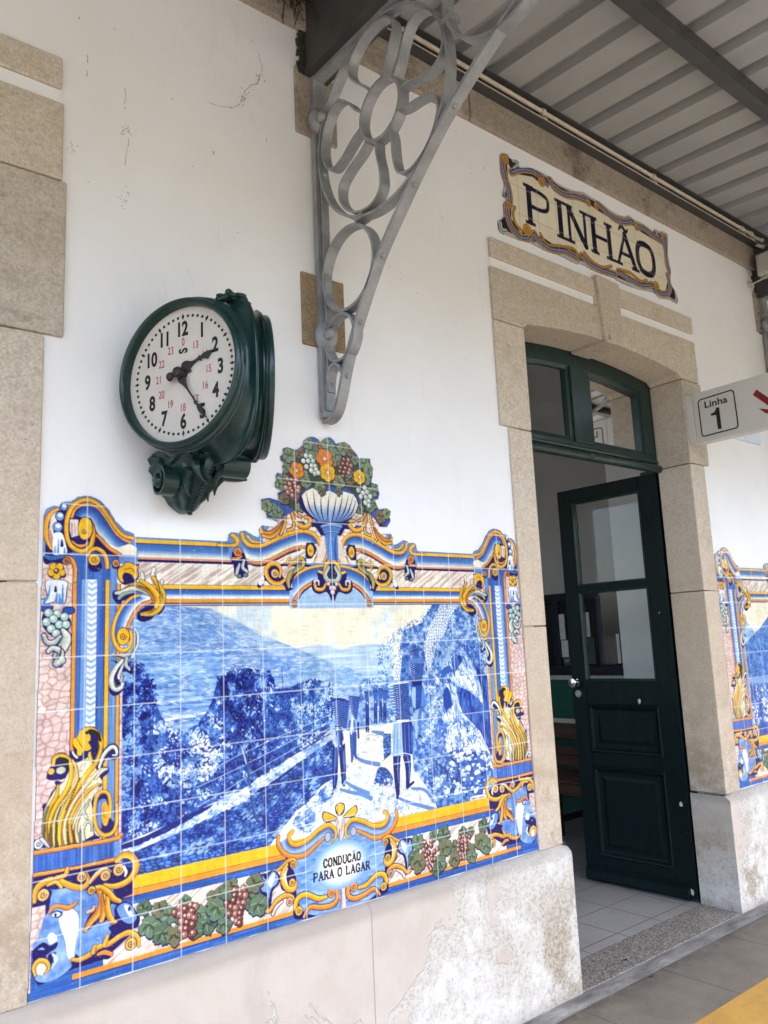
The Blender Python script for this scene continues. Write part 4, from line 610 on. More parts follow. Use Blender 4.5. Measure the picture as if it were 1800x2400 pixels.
# ------------------------------------------------------------------ object helpers
def link(name,me,parent=None,mat=None):
    o=bpy.data.objects.new(name,me); COL.objects.link(o)
    if parent is not None: o.parent=parent
    if mat is not None and me is not None:
        for m in (mat if isinstance(mat,(list,tuple)) else [mat]): me.materials.append(m)
    return o
def thing(name,label,cat,loc=(0,0,0),group=None):
    o=link(name,None); o.location=loc; o.empty_display_size=.1; o['label']=label; o['category']=cat
    if group: o['group']=group
    return o
def tag(o,label,cat,group=None):
    o['label']=label; o['category']=cat
    if group: o['group']=group
    return o
class MB:
    def __init__(s): s.v=[]; s.f=[]; s.m=[]
    def add(s,vs,fs,m=0):
        b=len(s.v); s.v+= [tuple(map(float,p)) for p in vs]; s.f+=[tuple(b+i for i in f) for f in fs]; s.m+=[m]*len(fs); return s
    def box(s,x0,x1,y0,y1,z0,z1,m=0):
        return s.add([(x0,y0,z0),(x1,y0,z0),(x1,y1,z0),(x0,y1,z0),(x0,y0,z1),(x1,y0,z1),(x1,y1,z1),(x0,y1,z1)],[(0,3,2,1),(4,5,6,7),(0,1,5,4),(1,2,6,5),(2,3,7,6),(3,0,4,7)],m)
    def prism(s,poly,fn,a,b,m=0):       # closed outline, fn(u,v,w) -> point, between w=a and w=b
        n=len(poly); vs=[fn(u,v,a) for u,v in poly]+[fn(u,v,b) for u,v in poly]
        return s.add(vs,[tuple(range(n))[::-1],tuple(range(n,2*n))]+[(i,(i+1)%n,n+(i+1)%n,n+i) for i in range(n)],m)
    def tube(s,pts,r,n=10,m=0,caps=True):
        pts=[Vector(p) for p in pts]; rs=r if isinstance(r,(list,tuple,np.ndarray)) else [r]*len(pts); vs=[]; up=None
        for i,p in enumerate(pts):
            t=(pts[min(i+1,len(pts)-1)]-pts[max(i-1,0)]).normalized()
            if up is None: up=Vector((0,0,1)) if abs(t.z)<.9 else Vector((1,0,0))
            a=(up-t*up.dot(t)).normalized(); b=t.cross(a); up=a
            vs+=[p+(a*math.cos(k*2*math.pi/n)+b*math.sin(k*2*math.pi/n))*rs[i] for k in range(n)]
        fs=[(i*n+k,i*n+(k+1)%n,(i+1)*n+(k+1)%n,(i+1)*n+k) for i in range(len(pts)-1) for k in range(n)]
        if caps: fs+=[tuple(range(n))[::-1],tuple((len(pts)-1)*n+k for k in range(n))]
        return s.add(vs,fs,m)
    def lathe(s,prof,fn,n=64,m=0):      # prof (radius,height); fn(x,y,h) -> point
        vs=[fn(r*math.cos(2*math.pi*k/n),r*math.sin(2*math.pi*k/n),h) for r,h in prof for k in range(n)]
        return s.add(vs,[(i*n+k,i*n+(k+1)%n,(i+1)*n+(k+1)%n,(i+1)*n+k) for i in range(len(prof)-1) for k in range(n)],m)
    def ball(s,c,r,sc=(1,1,1),nu=14,nv=8,m=0):
        prof=[(max(math.sin(math.pi*i/nv),.001)*r,-math.cos(math.pi*i/nv)*r) for i in range(nv+1)]
        return s.lathe(prof,lambda x,y,h:(c[0]+x*sc[0],c[1]+y*sc[1],c[2]+h*sc[2]),nu,m)
    def mesh(s,name,fix=True):
        me=bpy.data.meshes.new(name); me.from_pydata(s.v,[],s.f); me.polygons.foreach_set('material_index',s.m)
        if fix:
            bm=bmesh.new(); bm.from_mesh(me); bmesh.ops.recalc_face_normals(bm,faces=bm.faces); bm.to_mesh(me); bm.free()
        me.update(); return me
    def obj(s,name,mat,parent=None,smooth=False,bevel=0,seg=2,angle=35):
        o=link(name,s.mesh(name),parent,mat)
        if smooth:
            o.data.polygons.foreach_set('use_smooth',[True]*len(o.data.polygons))
            o.data.set_sharp_from_angle(angle=R_(angle))
        if bevel:
            b=o.modifiers.new('bevel','BEVEL'); b.width=bevel; b.segments=seg; b.limit_method='ANGLE'; b.angle_limit=R_(40); b.harden_normals=False
        return o
def copy_tree(o,loc=None,label=None,parent=None):
    c=o.copy(); COL.objects.link(c)
    if parent is not None: c.parent=parent
    if loc is not None: c.location=loc
    if label: c['label']=label
    for ch in list(o.children): copy_tree(ch,parent=c)
    return c
def text_tris(body,size=1.0,bold=0.0):
    cu=bpy.data.curves.new('t','FONT'); cu.body=body; cu.size=size; cu.offset=bold; cu.align_x='CENTER'; cu.align_y='CENTER'; cu.resolution_u=6
    o=bpy.data.objects.new('t',cu); COL.objects.link(o); dg=bpy.context.evaluated_depsgraph_get(); dg.update()
    me=bpy.data.meshes.new_from_object(o.evaluated_get(dg)); v=np.array([p.co[:2] for p in me.vertices]); f=[tuple(p.vertices) for p in me.polygons]
    bpy.data.objects.remove(o); bpy.data.curves.remove(cu); bpy.data.meshes.remove(me)
    c=(v.max(0)+v.min(0))/2; return v-c,f
# ------------------------------------------------------------------ materials
class NT:
    def __init__(s,name,rough=.6,spec=.4,metal=0):
        s.mat=bpy.data.materials.new(name); s.mat.use_nodes=True; s.t=s.mat.node_tree; s.b=s.t.nodes['Principled BSDF']
        s.b.inputs['Roughness'].default_value=rough; s.b.inputs['Specular IOR Level'].default_value=spec; s.b.inputs['Metallic'].default_value=metal
        s.geo=None
    def n(s,ty,**k):
        q=s.t.nodes.new(ty)
        for a,b in k.items(): setattr(q,a,b)
        return q
    def l(s,a,b): s.t.links.new(a,b)
    def pos(s,scale=(1,1,1)):
        if s.geo is None: s.geo=s.n('ShaderNodeTexCoord')
        m=s.n('ShaderNodeMapping'); m.inputs['Scale'].default_value=scale; s.l(s.geo.outputs['Object'],m.inputs['Vector']); return m.outputs[0]
    def noise(s,scale,detail=4,rough=.55,st=(1,1,1),dist=0):
        q=s.n('ShaderNodeTexNoise'); q.inputs['Scale'].default_value=scale; q.inputs['Detail'].default_value=detail; q.inputs['Roughness'].default_value=rough; q.inputs['Distortion'].default_value=dist
        s.l(s.pos(st),q.inputs['Vector']); return q.outputs['Fac']
    def vor(s,scale,st=(1,1,1),feat='F1'):
        q=s.n('ShaderNodeTexVoronoi',feature=feat); q.inputs['Scale'].default_value=scale; s.l(s.pos(st),q.inputs['Vector']); return q.outputs['Distance']
    def ramp(s,fac,stops):
        q=s.n('ShaderNodeValToRGB'); e=q.color_ramp.elements
        while len(e)<len(stops): e.new(.5)
        for i,(p,c) in enumerate(stops): e[i].position=p; e[i].color=(*c,1) if not isinstance(c,(int,float)) else (c,c,c,1)
        s.l(fac,q.inputs[0]); return q.outputs[0]
    def mix(s,fac,a,b,mode='MIX'):
        q=s.n('ShaderNodeMix',data_type='RGBA',blend_type=mode)
        for v,i in((fac,0),(a,6),(b,7)):
            if isinstance(v,(int,float)): q.inputs[i].default_value=v
            elif isinstance(v,tuple): q.inputs[i].default_value=(*v,1)
            else: s.l(v,q.inputs[i])
        return q.outputs[2]
    def math(s,op,a,b=0.0):
        q=s.n('ShaderNodeMath',operation=op)
        for v,i in((a,0),(b,1)):
            if isinstance(v,(int,float)): q.inputs[i].default_value=v
            else: s.l(v,q.inputs[i])
        return q.outputs[0]
    def xyz(s):
        q=s.n('ShaderNodeSeparateXYZ'); s.l(s.pos(),q.inputs[0]); return q.outputs
    def band(s,c,lo,hi,soft=.02):        # 1 between lo and hi
        return s.math('MULTIPLY',s.sstep(c,lo-soft,lo+soft),s.math('SUBTRACT',1.0,s.sstep(c,hi-soft,hi+soft)))
    def sstep(s,c,a,b):
        q=s.n('ShaderNodeMapRange',interpolation_type='SMOOTHSTEP'); q.inputs['From Min'].default_value=a; q.inputs['From Max'].default_value=b; s.l(c,q.inputs['Value']); return q.outputs[0]
    def col(s,c):
        if isinstance(c,tuple): s.b.inputs['Base Color'].default_value=(*c,1)
        else: s.l(c,s.b.inputs['Base Color'])
        return s
    def bump(s,h,strength=.3,dist=.01):
        q=s.n('ShaderNodeBump'); q.inputs['Strength'].default_value=strength; q.inputs['Distance'].default_value=dist; s.l(h,q.inputs['Height'])
        prev=s.b.inputs['Normal'].links
        if prev: s.l(prev[0].from_socket,q.inputs['Normal'])
        s.l(q.outputs[0],s.b.inputs['Normal']); return s
    def joints(s,c,x0,p,w):             # 1 on thin lines every p metres
        f=s.math('FRACT',s.math('DIVIDE',s.math('SUBTRACT',c,x0-50*p-w/2),p)); return s.math('LESS_THAN',f,w/p)
M={}
q=NT('white_plaster',.75,.25); a=q.noise(2.2,5,.6); b=q.noise(14,4); c=q.ramp(a,[(.3,(.785,.78,.772)),(.7,(.84,.838,.835))])
sp=q.math('GREATER_THAN',q.noise(120,2),.735); c=q.mix(q.math('MULTIPLY',sp,q.math('MULTIPLY',q.sstep(a,.5,.62),.30)),c,(.42,.38,.33))
st=q.noise(3.0,5,.7,(1.6,1,.35)); c=q.mix(q.math('MULTIPLY',q.sstep(st,.60,.78),.16),c,(.50,.46,.40))
dr=q.math('MULTIPLY',q.sstep(q.noise(5,6,.75,(3,1,.3)),.56,.74),.16); c=q.mix(dr,c,(.46,.43,.38)); Xw,Yw,Zw=q.xyz(); c=q.mix(q.math('MULTIPLY',q.math('SUBTRACT',1.0,q.sstep(Zw,.55,1.1)),.0),c,(.5,.46,.42)); q.col(c).bump(q.noise(260,3,.6),.2,.004).bump(q.noise(9,4),.22,.012); M['plaster']=q.mat
def stone(name,base,dark,speck,dirt=.5,sc=1.0):
    q=NT(name,.85,.18); f=q.noise(110*sc,5,.85); g=q.noise(3.2,6,.68); h=q.noise(34*sc,5,.75); lt=tuple(min(x*1.22,1) for x in base)
    c=q.ramp(f,[(.34,dark),(.50,base),(.66,lt)]); c=q.mix(q.math('MULTIPLY',q.sstep(h,.42,.66),.40),c,dark); c=q.mix(q.math('MULTIPLY',q.sstep(g,.50,.72),dirt),c,speck)
    pit=q.math('MULTIPLY',q.sstep(q.noise(52*sc,4,.75),.655,.70),.75); c=q.mix(pit,c,tuple(x*.35 for x in dark))
    cs=q.math('MULTIPLY',q.sstep(q.noise(7,7,.78,(1,1,2.2)),.60,.66),.5*dirt); c=q.mix(cs,c,tuple(x*.4 for x in speck))
    gi=q.n('ShaderNodeNewGeometry'); k=q.math('ADD',.84,q.math('MULTIPLY',gi.outputs['Random Per Island'],.26)); vm=q.n('ShaderNodeVectorMath',operation='SCALE'); q.l(c,vm.inputs[0]); q.l(k,vm.inputs['Scale']); c=vm.outputs[0]
    q.col(c).bump(f,.5,.006).bump(h,.45,.010); return q
q=stone('door_surround_granite',(.60,.525,.43),(.40,.335,.255),(.35,.285,.205),.50)
z=q.xyz()[2]; low=q.math('MULTIPLY',q.math('SUBTRACT',1.0,q.sstep(z,.5,1.55)),q.sstep(q.noise(5,6,.75),.43,.60)); cur=q.b.inputs['Base Color'].links[0].from_socket
c=q.mix(q.math('MULTIPLY',low,.80),cur,(.27,.20,.13)); c=q.mix(q.math('MULTIPLY',q.band(z,.65,1.85,.35),.40),c,(.60,.43,.27)); q.col(c); M['granite']=q.mat  # broad warm band paints bounced light onto the lower jambs
M['cornice']=stone('cornice_stone',(.42,.36,.285),(.24,.20,.145),(.13,.105,.075),.85).mat
M['corbel']=stone('brown_granite',(.36,.27,.17),(.17,.12,.075),(.22,.17,.12),.3,1.2).mat
q=NT('peeling_plinth_render',.8,.2); X,Y,Z=q.xyz(); w=q.noise(2.3,7,.62,dist=.5); fine=q.noise(85,5,.8); mid=q.noise(24,5,.7)
c=q.mix(q.sstep(q.noise(8,5),.3,.7),(.47,.40,.335),(.52,.45,.38)); c=q.mix(q.math('MULTIPLY',q.sstep(q.noise(5,5,.7,(1,1,.25)),.55,.75),.35),c,(.36,.32,.28))
reg=q.math('ADD',q.math('MULTIPLY',q.sstep(X,.55,1.75),.105),q.math('MULTIPLY',q.math('SUBTRACT',1.0,q.sstep(Z,.05,.55)),.09)); val=q.math('ADD',q.math('ADD',w,reg),q.math('MULTIPLY',q.math('SUBTRACT',mid,.5),.05))
peel=q.sstep(val,.600,.612); peel2=q.sstep(val,.66,.73)
c=q.mix(peel,c,q.ramp(fine,[(.32,(.29,.245,.19)),(.47,(.47,.43,.365)),(.62,(.585,.55,.50))])); c=q.mix(q.math('MULTIPLY',q.math('MULTIPLY',peel2,q.sstep(mid,.35,.6)),.6),c,(.66,.64,.60))
br=q.math('MULTIPLY',q.sstep(q.noise(4.2,6,.72),.47,.58),q.math('MULTIPLY',q.math('SUBTRACT',1.0,q.sstep(Z,.20,.58)),q.sstep(X,1.55,2.0))); c=q.mix(q.math('MULTIPLY',br,.85),c,q.ramp(fine,[(.36,(.15,.115,.075)),(.52,(.33,.27,.19)),(.66,(.50,.44,.35))]))
c=q.mix(q.math('MULTIPLY',q.sstep(fine,.60,.66),q.math('MULTIPLY',peel,.5)),c,(.20,.16,.12))
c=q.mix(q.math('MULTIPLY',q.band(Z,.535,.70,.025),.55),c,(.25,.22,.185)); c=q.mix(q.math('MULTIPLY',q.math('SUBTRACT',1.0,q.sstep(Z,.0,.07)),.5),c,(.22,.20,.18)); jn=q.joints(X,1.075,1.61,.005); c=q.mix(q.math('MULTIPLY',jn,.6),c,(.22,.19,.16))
q.col(c).bump(q.math('MULTIPLY',peel,-1.0),.6,.005).bump(fine,.4,.005).bump(q.math('MULTIPLY',jn,-1.0),.5,.004); M['plinth']=q.mat
q=NT('glazed_tile_paint',.13,.28); at=q.n('ShaderNodeVertexColor',layer_name='paint'); q.col(at.outputs[0]).bump(q.noise(30,2),.02,.003); M['tile']=q.mat
q=NT('name_tile_paint',.35,.3); at=q.n('ShaderNodeVertexColor',layer_name='paint'); q.col(at.outputs[0]); M['tile2']=q.mat
q=NT('dark_green_enamel',.32,.45); g=q.noise(30,4,.6); q.col(q.ramp(g,[(.35,(.006,.022,.019)),(.7,(.012,.036,.031))])).bump(g,.12,.003); M['green']=q.mat
q=NT('clock_green_paint',.28,.45); g=q.noise(38,5,.65); c=q.ramp(g,[(.35,(.0042,.0215,.0190)),(.66,(.0090,.038,.0335))]); c=q.mix(q.math('MULTIPLY',q.sstep(q.noise(75,3,.7),.70,.74),.35),c,(.10,.12,.11)); q.col(c).bump(q.noise(60,3),.10,.003); M['clockgreen']=q.mat
q=NT('door_green_paint',.42,.16); g=q.noise(12,5,.6,(3,3,.6)); c=q.ramp(g,[(.35,(.0018,.0062,.0062)),(.7,(.0034,.0105,.0102))]); c=q.mix(q.math('MULTIPLY',q.sstep(q.noise(40,4,.7,(1.5,1.5,.5)),.655,.71),.5),c,(.035,.055,.050)); q.col(c).bump(g,.12,.003); M['doorgreen']=q.mat
q=NT('grey_bracket_paint',.42,.45,.25); g=q.noise(16,5,.65); c=q.ramp(g,[(.35,(.225,.231,.236)),(.7,(.335,.342,.345))]); sp=q.sstep(q.noise(64,4,.7),.63,.70); nz=q.n('ShaderNodeNewGeometry'); sx=q.n('ShaderNodeSeparateXYZ'); q.l(nz.outputs['Normal'],sx.inputs[0])
c=q.mix(q.math('MULTIPLY',sp,q.math('ADD',.25,q.math('MULTIPLY',q.sstep(sx.outputs[2],.2,.8),.7))),c,(.13,.10,.075)); q.col(c).bump(q.noise(90,3),.12,.002); M['iron']=q.mat
q=NT('charcoal_steel_paint',.5,.4,.1); g=q.noise(9,5,.6); q.col(q.ramp(g,[(.3,(.050,.048,.046)),(.7,(.072,.070,.068))])).bump(g,.05,.004); M['steel']=q.mat
q=NT('pale_roof_sheet',.55,.35); g=q.noise(4,5,.6,(1,.4,1)); q.col(q.ramp(g,[(.3,(.30,.305,.30)),(.7,(.37,.375,.365))])); M['sheet']=q.mat
def flat(name,c,rough=.5,spec=.4,metal=0,v=.12,sc=25):
    q=NT(name,rough,spec,metal); g=q.noise(sc,4,.6); q.col(q.ramp(g,[(.3,tuple(x*(1-v) for x in c)),(.7,tuple(min(x*(1+v),1) for x in c))])); return q.mat
M['conduit']=flat('cream_conduit',(.56,.49,.38),.5); M['jbox']=flat('grey_plastic',(.42,.40,.36),.5)
M['dial']=flat('clock_dial_enamel',(.55,.51,.45),.45,.2,0,.06,7); M['black']=flat('black_paint',(.012,.011,.011),.4); M['red']=flat('red_numeral_paint',(.42,.09,.085),.5); M['hand']=flat('dark_hand_metal',(.022,.019,.018),.45,.4)
M['signwhite']=flat('cream_sign_face',(.60,.575,.53),.4,.4,0,.03,6); M['arrow']=flat('dark_red_vinyl',(.20,.012,.014),.4); M['bluewhite']=flat('pale_blue_enamel',(.62,.66,.76),.3)
M['chrome']=flat('worn_chrome',(.62,.61,.59),.22,.5,1.0,.1); M['paper']=flat('printed_paper',(.62,.60,.58),.7); M['poster']=flat('green_poster',(.035,.075,.06),.6); M['board']=flat('dark_blue_board',(.006,.008,.022),.35); M['boardglass']=flat('board_backing',(.010,.009,.009),.2)
M['cream']=flat('cream_tile',(.52,.48,.38),.3); M['nest']=flat('dry_twigs',(.035,.028,.02),.9); M['dirt']=flat('crumbling_mortar',(.05,.045,.038),.95,.1,0,.5,60)
q=NT('dark_bench_wood',.45,.4); g=q.noise(8,5,.6,(1,.3,8)); q.col(q.ramp(g,[(.3,(.045,.018,.009)),(.7,(.10,.042,.02))])).bump(g,.1,.003); M['wood']=q.mat
q=NT('interior_shade_grey_plaster',.8,.2); q.col(q.ramp(q.noise(3,4),[(.3,(.46,.44,.405)),(.7,(.52,.50,.465))])); M['inwall']=q.mat  # darker than the pier's plaster: the grey stands in for dimmer light
q=NT('interior_white_plaster',.8,.2); q.col(q.ramp(q.noise(3,4),[(.3,(.78,.76,.73)),(.7,(.83,.82,.79))])); M['inwhite']=q.mat
q=NT('green_wall_tile',.25,.45); X,Y,Z=q.xyz(); j=q.math('MAXIMUM',q.joints(Y,0,.15,.004),q.joints(Z,.72,.15,.004)); q.col(q.mix(j,(.020,.085,.055),(.05,.09,.07))); M['greentile']=q.mat
q=NT('waiting_room_floor_tile',.38,.4); X,Y,Z=q.xyz(); j=q.math('MAXIMUM',q.joints(X,2.765,.287,.006),q.joints(Y,.258,.262,.006)); g=q.noise(3,5,.6); q.col(q.mix(q.math('MULTIPLY',j,.85),q.ramp(g,[(.3,(.245,.235,.218)),(.7,(.31,.298,.275))]),(.05,.045,.04))).bump(q.math('MULTIPLY',j,-1.0),.3,.003); M['floor']=q.mat
q=NT('speckled_terrazzo',.45,.35); f=q.noise(120,3,.75); q.col(q.ramp(f,[(.34,(.028,.023,.018)),(.47,(.125,.106,.088)),(.6,(.34,.31,.275))])).bump(f,.08,.002); M['terrazzo']=q.mat
q=NT('grey_platform_slab',.7,.3); X,Y,Z=q.xyz(); g=q.noise(5,6,.65); h=q.noise(130,3); j=q.math('MAXIMUM',q.joints(X,2.013,.5485,.006),q.joints(Y,-.458,.36,.006)); c=q.ramp(g,[(.28,(.092,.077,.054)),(.55,(.138,.117,.086)),(.75,(.174,.151,.115))]); c=q.mix(.2,c,q.ramp(h,[(.3,(.10,.09,.08)),(.7,(.30,.28,.25))])); c=q.mix(q.math('MULTIPLY',q.sstep(q.noise(11,5,.7),.62,.72),.45),c,(.09,.075,.06))
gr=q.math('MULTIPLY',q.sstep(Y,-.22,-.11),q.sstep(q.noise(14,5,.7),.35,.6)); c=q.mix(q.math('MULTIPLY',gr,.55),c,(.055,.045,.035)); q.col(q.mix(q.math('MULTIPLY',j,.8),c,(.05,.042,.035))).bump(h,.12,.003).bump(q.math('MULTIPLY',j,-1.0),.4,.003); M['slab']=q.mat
q=NT('cement_fillet',.75,.25); g=q.noise(9,6,.7,(.5,2,2)); q.col(q.ramp(g,[(.32,(.085,.08,.072)),(.55,(.19,.18,.165)),(.75,(.36,.35,.32))])).bump(g,.4,.008); M['cement']=q.mat
q=NT('ochre_yellow_paint',.6,.3); g=q.noise(7,6,.65); sc_=q.sstep(q.noise(16,6,.75),.56,.68); q.col(q.mix(q.math('MULTIPLY',sc_,.45),q.ramp(g,[(.3,(.34,.19,.04)),(.7,(.44,.255,.055))]),(.17,.12,.06))).bump(q.noise(120,3),.15,.003); M['yellow']=q.mat
q=NT('sky_blocker_hillside',.95,.1); g=q.noise(.5,6,.7,(.3,1,3)); q.col(q.ramp(g,[(.35,(.05,.06,.025)),(.65,(.15,.13,.075))])); M['hill']=q.mat
q=NT('gravel_ground',.9,.15); g=q.noise(1.2,6,.7); q.col(q.ramp(g,[(.3,(.14,.125,.105)),(.7,(.22,.20,.17))])); M['gravel']=q.mat
q=NT('window_glass',.02,.5); q.b.inputs['Transmission Weight'].default_value=1.0; q.b.inputs['IOR'].default_value=1.08; q.col((.96,.98,.97)); tr=q.n('ShaderNodeBsdfTransparent'); gl=q.n('ShaderNodeBsdfGlossy'); gl.inputs['Roughness'].default_value=.02; fr=q.n('ShaderNodeFresnel'); fr.inputs['IOR'].default_value=1.32; mx=q.n('ShaderNodeMixShader'); q.l(fr.outputs[0],mx.inputs[0]); q.l(tr.outputs[0],mx.inputs[1]); q.l(gl.outputs[0],mx.inputs[2]); tr.inputs[0].default_value=(.92,.94,.93,1); q.l(mx.outputs[0],q.t.nodes['Material Output'].inputs[0]); M['glass']=q.mat
M['crack']=flat('hairline_crack',(.30,.265,.225),.9); M['leafdry']=flat('dead_leaf',(.05,.035,.025),.8)

# ------------------------------------------------------------------ the setting
def structure(o): o['kind']='structure'; return o
g=MB(); g.add([(-900,-900,-1.05),(900,-900,-1.05),(900,600,-1.05),(-900,600,-1.05)],[(0,1,2,3)]); structure(g.obj('ground',M['gravel']))
hl=MB(); nx_,ny_=60,10; rg=random.Random(5); vs=[]  # unseen hillside, added to keep low sky light off the upper wall
for i in range(nx_+1):
    x=-220+440*i/nx_; rid=27+7*math.sin(x*.021+1)+4*math.sin(x*.057)
    for j in range(ny_+1):
        t=j/ny_; vs.append((x,-24-62*t+5*math.sin(x*.03),-1.06+rid*(t**1.15)+rg.uniform(-.5,.5)*t))
hl.add(vs,[(i*(ny_+1)+j,i*(ny_+1)+j+1,(i+1)*(ny_+1)+j+1,(i+1)*(ny_+1)+j) for i in range(nx_) for j in range(ny_)]); structure(hl.obj('sky_blocking_hills',M['hill'],None,True))
g=MB(); g.box(-9,16,-4.6,-.10,-1.0,0); structure(g.obj('platform',M['slab']))
g=MB(); g.add([(-9,-.62-.14,.004),(16,-.62-.14,.004),(16,-.46,.004),(-9,-.46,.004)],[(0,1,2,3)]); structure(g.obj('yellow_strip',M['yellow']))
g=MB(); g.box(-2.5,4.69,.19,5.2,-.3,.008); structure(g.obj('waiting_room_floor',M['floor']))

# ------------------------------------------------------------------ station building
B=thing('station_building','white plastered station building with granite door surrounds and a peeling stone plinth','building',(1,0,0)); B.location=(0,0,0)
DOORS=(2.75,-.795); HW=.66; WT=.34
def arch(x,cx): return 2.822+.055*(1-((x-cx)/HW)**2)
w=MB(); xs=[-9,-.795-HW-.07,-.795+HW+.07,2.75-HW-.07,2.75+HW+.07,16]
for i in(0,2,4): w.box(xs[i],xs[i+1],0,WT,-.2,4.6)
for i in(1,3): w.box(xs[i],xs[i+1],0,WT,2.96,4.6)
w.obj('wall',M['plaster'],B)
# hairline cracks and chips in the render
rg=random.Random(4)
def crack(pts,wd=.0022,ck=None):
    own=ck is None; ck=ck or MB()
    P=[on(u,v,1,-.0012) for u,v in pts]
    for a,b in zip(P[:-1],P[1:]):
        n=3
        for k in range(n):
            p=a+(b-a)*k/n; r=a+(b-a)*(k+.9)/n; d=(r-p); L=np.hypot(d[0],d[2])+1e-9; nx,nz=-d[2]/L,d[0]/L; h=wd*rg.uniform(.35,1.2)/2
            ck.add([(p[0]-nx*h,-.0012,p[2]-nz*h),(p[0]+nx*h,-.0012,p[2]+nz*h),(r[0]+nx*h*.6,-.0012,r[2]+nz*h*.6),(r[0]-nx*h*.6,-.0012,r[2]-nz*h*.6)],[(0,1,2,3)])
    if own: ck.obj('wall_crack',M['crack'],B)
k=.42194
for s,wd in(("486,305 487,350",.005),("485,395 484,425",.005),("693,490 700,530 692,580",.0025),("694,595 698,605",.007),("713,770 716,795 700,860 695,920",.002),("1437,300 1445,340 1455,365 1455,400",.003),("1445,415 1435,445 1430,465 1395,472 1365,500 1350,530",.0035),("1350,530 1330,580 1290,598 1215,588 1155,568",.003),("955,545 958,560",.004),("1185,840 1187,860",.006),("1480,760 1478,790",.003),("1035,1500 1060,1540 1080,1600",.0015),("440,95 440,105",.006)):
    crack([tuple(float(t)*k for t in p.split(',')) for p in s.split()],wd)
for cx_,cy_,sp_,n_ in((1350,540,35,26),(1440,430,22,14),(690,725,26,20),(405,815,20,12),(695,1110,40,16)):
    fl_=MB()
    for _ in range(n_):
        u=(cx_+rg.gauss(0,sp_*.5))*k; v=(cy_+rg.gauss(0,sp_*.6))*k; crack([(u,v),(u+rg.uniform(-2,2),v+rg.uniform(.5,3))],.0045,fl_)
    fl_.obj('flaking_patch',M['crack'],B)
for u,v in((1470,450),(1400,228),(1070,922),(1320,1290),(700,1035),(635,158),(1360,550),(490,1010)): crack([(u*k,v*k),(u*k+.6,v*k+2)],.009)
for u,v in((1390,1120),(640,500),(1480,1080),(400,690),(850,910)): crack([(600+u*.36166,v*.36166),(600+(u+4)*.36166,(v+14)*.36166)],.006)
for u,v in((1440,100),(1450,215),(1357,660),(1042,235),(935,150)): crack([(600+u*.36166,600+v*.36166),(600+(u+1)*.36166,600+(v+9)*.36166)],.005)
crack([(1026,478),(1032,500),(1040,522)],.002); crack([(780,942),(778,965)],.002)
# plinth with a rounded top, cornice band
pl=MB()
def plinth(x0,x1):
    prof=[(0.0,.578),(-.014,.574),(-.027,.560),(-.030,.545),(-.030,-.02)]
    nx=max(2,int((x1-x0)/.05)); rr=random.Random(int(x0*100)); X=[x0+(x1-x0)*i/nx for i in range(nx+1)]; J=[rr.uniform(-.003,.003) for _ in X]
    vs=[]
    for i,x in enumerate(X):
        e=min(x-x0,x1-x)
        for y,z in prof: vs.append((x,y,z+J[i]*(z>.3)-(.012*max(0,1-e/.04)**2 if z>.5 else 0)))
    n=len(prof); fs=[(i*n+j,i*n+j+1,(i+1)*n+j+1,(i+1)*n+j) for i in range(nx) for j in range(n-1)]
    pl.add(vs,fs)
    for x in(x0,x1): pl.add([(x,-.03,-.02),(x,-.03,.53),(x,-.014,.562),(x,0,.566),(x,.19,.566),(x,.19,-.02)],[(0,1,2,3,4,5)])
    pl.add([(x0,-.002,.576),(x1,-.002,.576),(x1,.19,.5765),(x0,.19,.5765)],[(0,1,2,3)])
for a_,b_ in((-9,-.795-HW+.028),(-.795+HW-.028,2.75-HW+.030),(2.75+HW-.004,16)):
    pl=MB(); plinth(a_,b_); pl.obj('plinth',M['plinth'],B,True)
co=MB()
xx=-9.0; rr=random.Random(3)
for nx in(-6,-4.1,-2.2,-.4,1.82,3.43,5.2,7,9,16): co.box(xx+.002,nx-.002,-.022+rr.uniform(-.002,.002),.05,3.735,4.02); xx=nx
co.obj('cornice',M['cornice'],B,bevel=.006)
for x0 in(.884,4.429):
    for a_,za,zb in((0,3.305,3.58),(.003,2.478,2.752)):
        cb=MB(); cb.box(x0+a_,x0+a_+.188,-.011,.05,za,zb); cb.obj('corbel_stone',M['corbel'] if zb<3 else M['cornice'],B,bevel=.005)
